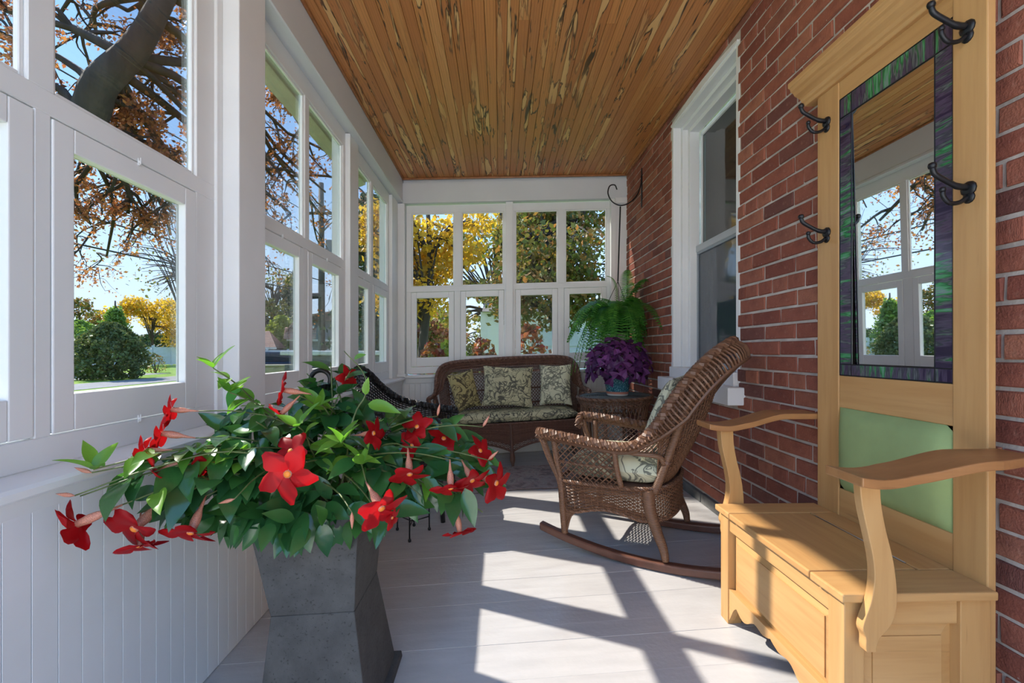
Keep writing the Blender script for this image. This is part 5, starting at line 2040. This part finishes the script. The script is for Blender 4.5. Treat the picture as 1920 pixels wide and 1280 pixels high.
tree('crabapple_tree', 'dense rusty green tree filling the right end window', 'tree', (1.35, 10.4, GZ), [(.1, 0, 1.5), (-.1, .1, 3), (.1, 0, 5)],
     rb(20, 1.35, 2.6, 5.4, .72, 560) + [(-1.0, -.2, 2.5, .5, .5, .45, 420), (.0, -.2, 2.3, .7, .5, .4, 520), (.9, 0, 2.6, .7, .6, .5, 520), (-.9, 0, 3.6, .5, .5, .5, 420), (-.9, 0, 4.5, .5, .5, .5, 420)], .12, L_rust, BARK2, 4, r0=.15)
tree('maple_tree', 'russet tree across the side street behind the golden maple', 'tree', gp(800, 31), [(.1, 0, 2), (0, 0, 4)], rb(10, 2.4, 1.6, 4.2, 1.2, 420), .24, L_copper, BARK2, 4)
tree('oak_tree', 'distant olive trees closing the end of the side street', 'tree', gp(845, 44), [(.1, 0, 2), (0, 0, 5)], rb(14, 5.5, 1.2, 5.6, 2.0, 420), .34, L_olive, BARK2, 3)
bush('shrub', 'green shrub with yellow tinge outside the left end window', (-.62, 5.75, GZ), .42, 1.62, 1500, .075, L_lime, .1)
for k, (x, y, h, lab) in enumerate(((-.80, 5.35, 1.58, 'red leaved shrub outside the first pane of the end windows'), (-.20, 5.2, 1.62, 'red leaved shrub outside the second pane of the end windows'), (.36, 5.25, 1.80, 'red and green leaved shrub outside the third pane of the end windows'))):
    bush('shrub', lab, (x, y, GZ), .30, h, 900, .085, L_red, .0)

# ---- white neighbouring building behind the end windows
def siding():
    t = NT('white_siding')
    tc = t.n('TexCoord'); s = t.n('SeparateXYZ', i_0=tc.outputs['Object'])
    h = t.math('FRACT', t.math('MULTIPLY', s.outputs[2], 6.0))
    return t.done(t.prin((.88, .87, .84), .6, 0, t.bump(h, .5, .02), .3))


GB = thing('garage', 'white sided garage behind the shrubs of the end windows', 'building', (1.9, 14.0, GZ))
MB().box(-2.45, 3.2, 0, 4, 0, 2.75).build('wall', siding(), GB)
mb = MB().prism([(-.2, 2.75), (4.2, 2.75), (2, 3.3)], 'x', -2.45, 3.2); mb.build('roof', plain('grey_shingle', (.16, .155, .15), .9, .25, 3), GB, fixn=True)
o = MB().box(-.9, 1.3, -.05, .02, .0, 2.2).build('door', plain('pale_grey_door', (.55, .58, .60), .6, .05), GB)
for i in range(4): MB().box(-.85, 1.25, -.07, -.045, .08 + i * .53, .53 + i * .53).build('door_panel', plain('pale_grey_panel', (.58, .61, .63), .6, .05), o, bevel=.01)
MB().box(-2.5, -2.3, -.04, .1, 0, 2.75).build('corner_board', plain('white_corner_trim', (.85, .84, .82), .7, .05), GB)

# ---- house with tiled roof across the street
def tiles():
    t = NT('clay_roof_tiles')
    v = t.coord()
    n = t.noise(v, 9, 3, .6)
    br = t.n('TexBrick', i_Vector=t.coord((1, 1, 1)), i_Scale=3.0, i_Color1=(.36, .17, .11, 1), i_Color2=(.50, .29, .20, 1), i_Mortar=(.12, .07, .055, 1))
    c = t.mix(t.math('MULTIPLY', n, .5), br.outputs[0], (.55, .40, .32))
    wv = t.n('TexWave', wave_type='BANDS', bands_direction='Z', i_Vector=v, i_Scale=3.2).outputs['Fac']
    return t.done(t.prin(c, .85, 0, t.bump(wv, .6, .05), .2))


TILE = tiles()
HB = gp(604, 36)
HO = thing('house', 'grey house with curved clay tiled roof across the street', 'house', (HB[0], HB[1], GZ), (0, 0, .30))
BR_W = plain('brown_brick_far', (.20, .155, .12), .9, .3, 5)
MB().box(-2.4, 3.6, 0, 7, 0, 2.35).build('ground_floor', BR_W, HO)
gab = [(-2.5, 2.35), (-2.3, 3.0), (-1.7, 3.75), (-.9, 4.15), (.6, 4.5), (2.1, 4.15), (2.9, 3.75), (3.5, 3.0), (3.7, 2.35)]
MB().prism(gab, 'y', .02, 7).build('gable', plain('slate_grey_shingle_wall', (.22, .22, .225), .9, .2, 5), HO, fixn=True)
gr = [(x * 1.0 + (.25 if x > .6 else -.25) * min(1, abs(x - .6)), z + .18) for x, z in gab]
mb = MB().prism(gr + [(x, z - .14) for x, z in gr[::-1]], 'y', -.45, 7.3)
mb.build('roof', TILE, HO, fixn=True)
MB().prism([p_ for p_ in gr if p_[1] > 3.7], 'y', -.42, -.02).build('roof_hip', TILE, HO, fixn=True)
# rows of tiles on the roof edge and a lean-to roof of tiles in front
mb = MB()
for i in range(9):
    mb.hexa([(x, y, z) for z, dz in ((0, 0), (1, 0)) for x, y, z in ((-2.7, -.9 + i * .1, 2.42 + i * .10 + z * .06), (-.4, -.9 + i * .1, 2.42 + i * .10 + z * .06), (-.4, -.76 + i * .1, 2.50 + i * .10 + z * .06), (-2.7, -.76 + i * .1, 2.50 + i * .10 + z * .06))])
o = mb.build('porch_roof', TILE, HO); o['kind'] = 'stuff'
MB().box(-2.6, 3.8, -.06, .03, 2.26, 2.42).build('cornice', plain('white_far', (.7, .7, .68), .6, .05), HO)
for (xa, xb, za, zb_) in ((-1.75, -.6, 2.65, 3.5), (.9, 2.0, 2.65, 3.5), (-1.6, -.7, .7, 1.8), (.6, 1.4, .3, 2.0), (2.1, 3.1, .7, 1.8)):
    f = MB().box(xa, xb, -.06, .0, za, zb_).build('window', plain('white_far_frame', (.72, .72, .70), .6, .05), HO)
    MB().box(xa + .1, (xa + xb) / 2 - .04, -.075, -.055, za + .1, zb_ - .1).build('pane', M['screen_up'], f)
    MB().box((xa + xb) / 2 + .04, xb - .1, -.075, -.055, za + .1, zb_ - .1).build('pane', M['screen_up'], f)
GH = gp(528, 34)
GA = thing('garage', 'low brick garage with tiled hip roof left of the grey house', 'building', (GH[0], GH[1], GZ), (0, 0, .30))
MB().box(-3.4, -.5, 0, 4, 0, 1.75).build('wall', BR_W, GA)
mb = MB().add([(-3.7, -.35, 1.72), (-.3, -.35, 1.72), (-.3, 4.3, 1.72), (-3.7, 4.3, 1.72), (-2.6, 2, 2.75), (-1.2, 2, 3.1)], [(0, 1, 5, 4), (1, 2, 5), (2, 3, 4, 5), (3, 0, 4), (3, 2, 1, 0)])
mb.build('roof', TILE, GA)
MB().box(-3.72, -.28, -.38, -.33, 1.62, 1.76).build('fascia', plain('white_fascia', (.66, .65, .62), .6, .05), GA)
d_ = MB().box(-1.5, -.7, -.05, .02, .2, 1.45).build('door', plain('white_door_far', (.68, .68, .66), .6, .05), GA)
MB().box(-2.4, -1.8, -.04, .02, .2, 1.45).build('shutter', plain('maroon_shutter', (.13, .05, .045), .7, .1), GA)

# ---- white vinyl fence along the far side of the lawn
WF = plain('white_vinyl', (.74, .76, .78), .5, .05, 2)
FN = thing('fence', 'white panel fence along the far side of the lawn', 'fence', (-34, 30, GZ))
for k in range(-10, 22):
    yy = k * 2.4
    MB().box(-.09, .09, yy - .09, yy + .09, 0, 2.02).build('post', WF, FN)
    MB().box(-.025, .025, yy + .10, yy + 2.3, .08, 1.85).build('panel', WF, FN)
    MB().box(-.05, .05, yy + .09, yy + 2.31, .85, .98).build('rail', WF, FN)
FN2 = thing('fence', 'white panel fence in front of the tiled house', 'fence', gp(540, 27.5), (0, 0, .30))
for k in range(-5, 5):
    MB().box(k * 1.15 - .06, k * 1.15 + .06, -.06, .06, 0, 1.62).build('post', WF, FN2)
    MB().box(k * 1.15 + .07, k * 1.15 + 1.08, -.02, .02, .06, 1.55).build('panel', WF, FN2)

# ---- vehicles: body swept from a side outline
def car(name, label, base, rz, col, L=4.4, H=1.45):
    t = thing(name, label, 'car', base, (0, 0, rz))
    paint = plain(name + '_paint', col, .25, .03, 2, spec=.6)
    low = [(0, .35), (.1, .25), (L - .1, .25), (L, .35), (L - .02, .62), (L - .25, .78), (L * .70, .88), (L * .02 + .1, .90), (0, .70)]
    cab = [(L * .10, .86), (L * .20, H - .06), (L * .28, H), (L * .52, H), (L * .60, H - .08), (L * .74, .86)]
    MB().prism([(x - L / 2, z) for x, z in low], 'y', -.88, .88).build('body', paint, t, fixn=True, bevel=.06)
    MB().prism([(x - L / 2, z) for x, z in cab], 'y', -.72, .72).build('cabin', paint, t, fixn=True, bevel=.05)
    gl = [(L * .14, .90), (L * .215, H - .12), (L * .58, H - .14), (L * .70, .90)]
    MB().prism([(x - L / 2, z) for x, z in gl], 'y', -.735, .735).build('side_glass', M['screen_low'], t, fixn=True)
    MB().hexa([(x - L / 2, y, z) for x, y, z in ((L * .605, -.62, H - .13), (L * .605, .62, H - .13), (L * .735, .66, .90), (L * .735, -.66, .90), (L * .625, -.62, H - .11), (L * .625, .62, H - .11), (L * .755, .66, .92), (L * .755, -.66, .92))]).build('windshield', M['screen_low'], t, fixn=True)
    for x in (L * .19, L * .81):
        for y in (-.86, .86):
            w_ = MB()
            w_.tube([(x - L / 2, y - .1, .32), (x - L / 2, y + .1, .32)], .32, 18)
            w_.build('wheel', plain(name + '_tyre', (.02, .02, .02), .8, .1), t)
    for y in (-.6, .6): MB().box(L / 2 - .06, L / 2 + .01, y - .16, y + .16, .58, .70).build('headlight', plain(name + '_lamp', (.7, .7, .7), .2, .05), t, bevel=.02)


p = gp(143, 26.2); car('parked_car', 'white parked car half hidden behind the juniper', p, .5, (.75, .77, .80))
p = gp(513, 25.2); car('parked_car', 'dark blue car in front of the white fence', p, .9, (.05, .08, .13))
# tan cabinet by the street
p = gp(519, 15.5)
CB = thing('utility_cabinet', 'tan metal cabinet at the curb below the dark car', 'cabinet', p, (0, 0, .3))
TAN = plain('tan_metal', (.42, .37, .25), .6, .08, 3)
MB().box(-.42, .42, -.3, .3, .02, .98).build('body', TAN, CB, bevel=.02)
MB().box(-.45, .45, -.33, .33, .98, 1.04).build('top', TAN, CB, bevel=.02)
MB().box(-.40, .40, -.315, -.295, .08, .93).build('door', TAN, CB, bevel=.01)
# stone wall with pale cap
WL = thing('stone_wall', 'grey stone wall with a pale cap outside the far side windows', 'wall', (-3.5, 10.2, GZ))
mb_s = plain('grey_fieldstone', (.15, .15, .15), .9, .4, 5, bump=.6, bscale=12, bdist=.03)
rw = random.Random(2)
SBm = []
for s in range(6):
    q = MB().box(0, .34, -.2, .2, 0, .195).mesh('stone', mb_s); SBm.append(q)
for r in range(7):
    x = -1.15 - (r % 2) * .15
    while x < 1.15:
        k_ = rw.uniform(.7, 1.3)
        link('stone', SBm[rw.randrange(6)], WL, (x, rw.uniform(-.02, .02), r * .205), (0, 0, rw.uniform(-.03, .03)), (k_, 1, 1))
        x += .34 * k_ + .012
MB().box(-1.35, 1.35, -.3, .3, 1.435, 1.53).build('cap', plain('pale_concrete_cap', (.70, .70, .69), .8, .08, 3), WL, bevel=.02)

# ---- utility pole and wires
pp = gp(603, 24)
UP = thing('utility_pole', 'wooden utility pole with transformer in front of the tiled house', 'utility pole', pp)
PW = plain('weathered_pole', (.16, .13, .105), .9, .3, 4, (3, 3, .5))
MB().tube([(0, 0, 0), (0, 0, 5), (-.02, 0, 10.6)], [.19, .17, .13], 12).build('pole', PW, UP, smooth=True)
MB().tube([(.52, -.1, 6.45), (.52, -.1, 7.45)], .24, 16).build('transformer', plain('grey_transformer', (.20, .21, .22), .6, .1), UP)
MB().box(.12, .34, -.05, .02, 6.8, 6.95).build('bracket', M['iron'], UP)
MB().tube(curve([(.1, 0, 8.0), (.6, 0, 8.5), (1.05, 0, 8.45)], 8), .04, 6).build('lamp_arm', plain('pole_metal', (.25, .26, .27), .5, .1, metal=.5), UP)
MB().tube([(1.0, 0, 8.45), (1.05, 0, 8.35), (1.1, 0, 8.05)], [.05, .16, .20], 10).build('lamp_head', plain('pole_lamp', (.25, .26, .27), .5, .1), UP)
MB().tube([(-.75, 0, 4.45), (-.1, 0, 4.5)], .16, 10).build('splice_box', M['iron'], UP)
MB().box(-.9, .9, -.06, .06, 8.9, 9.02).build('crossarm', PW, UP)
WI = plain('black_cable', (.03, .03, .03), .7, .1)


def cable(label, pts):
    tag(MB().tube(curve(pts, 24), .022, 4).build('cable', WI), label, 'cable', None)


a = Vector(pp)
for lab, h, off, sag in (('upper power cable running left from the utility pole', 9.0, -.8, .7), ('telephone cable running left from the utility pole below the power cable', 5.3, 0, .6), ('lowest cable running left from the utility pole', 4.5, 0, .5)):
    e = Vector((a.x - 2.5, a.y - 46, GZ + h))
    s = a + Vector((off, -.2, h))
    cable(lab, [s, (s + e) / 2 - Vector((0, 0, sag)), e])
for lab, h in (('power cable running away right from the utility pole', 8.95), ('telephone cable running away right from the utility pole', 5.2)):
    e = a + Vector((16, 34, h - .4)); s = a + Vector((.15, .2, h))
    cable(lab, [s, (s + e) / 2 - Vector((0, 0, .8)), e])
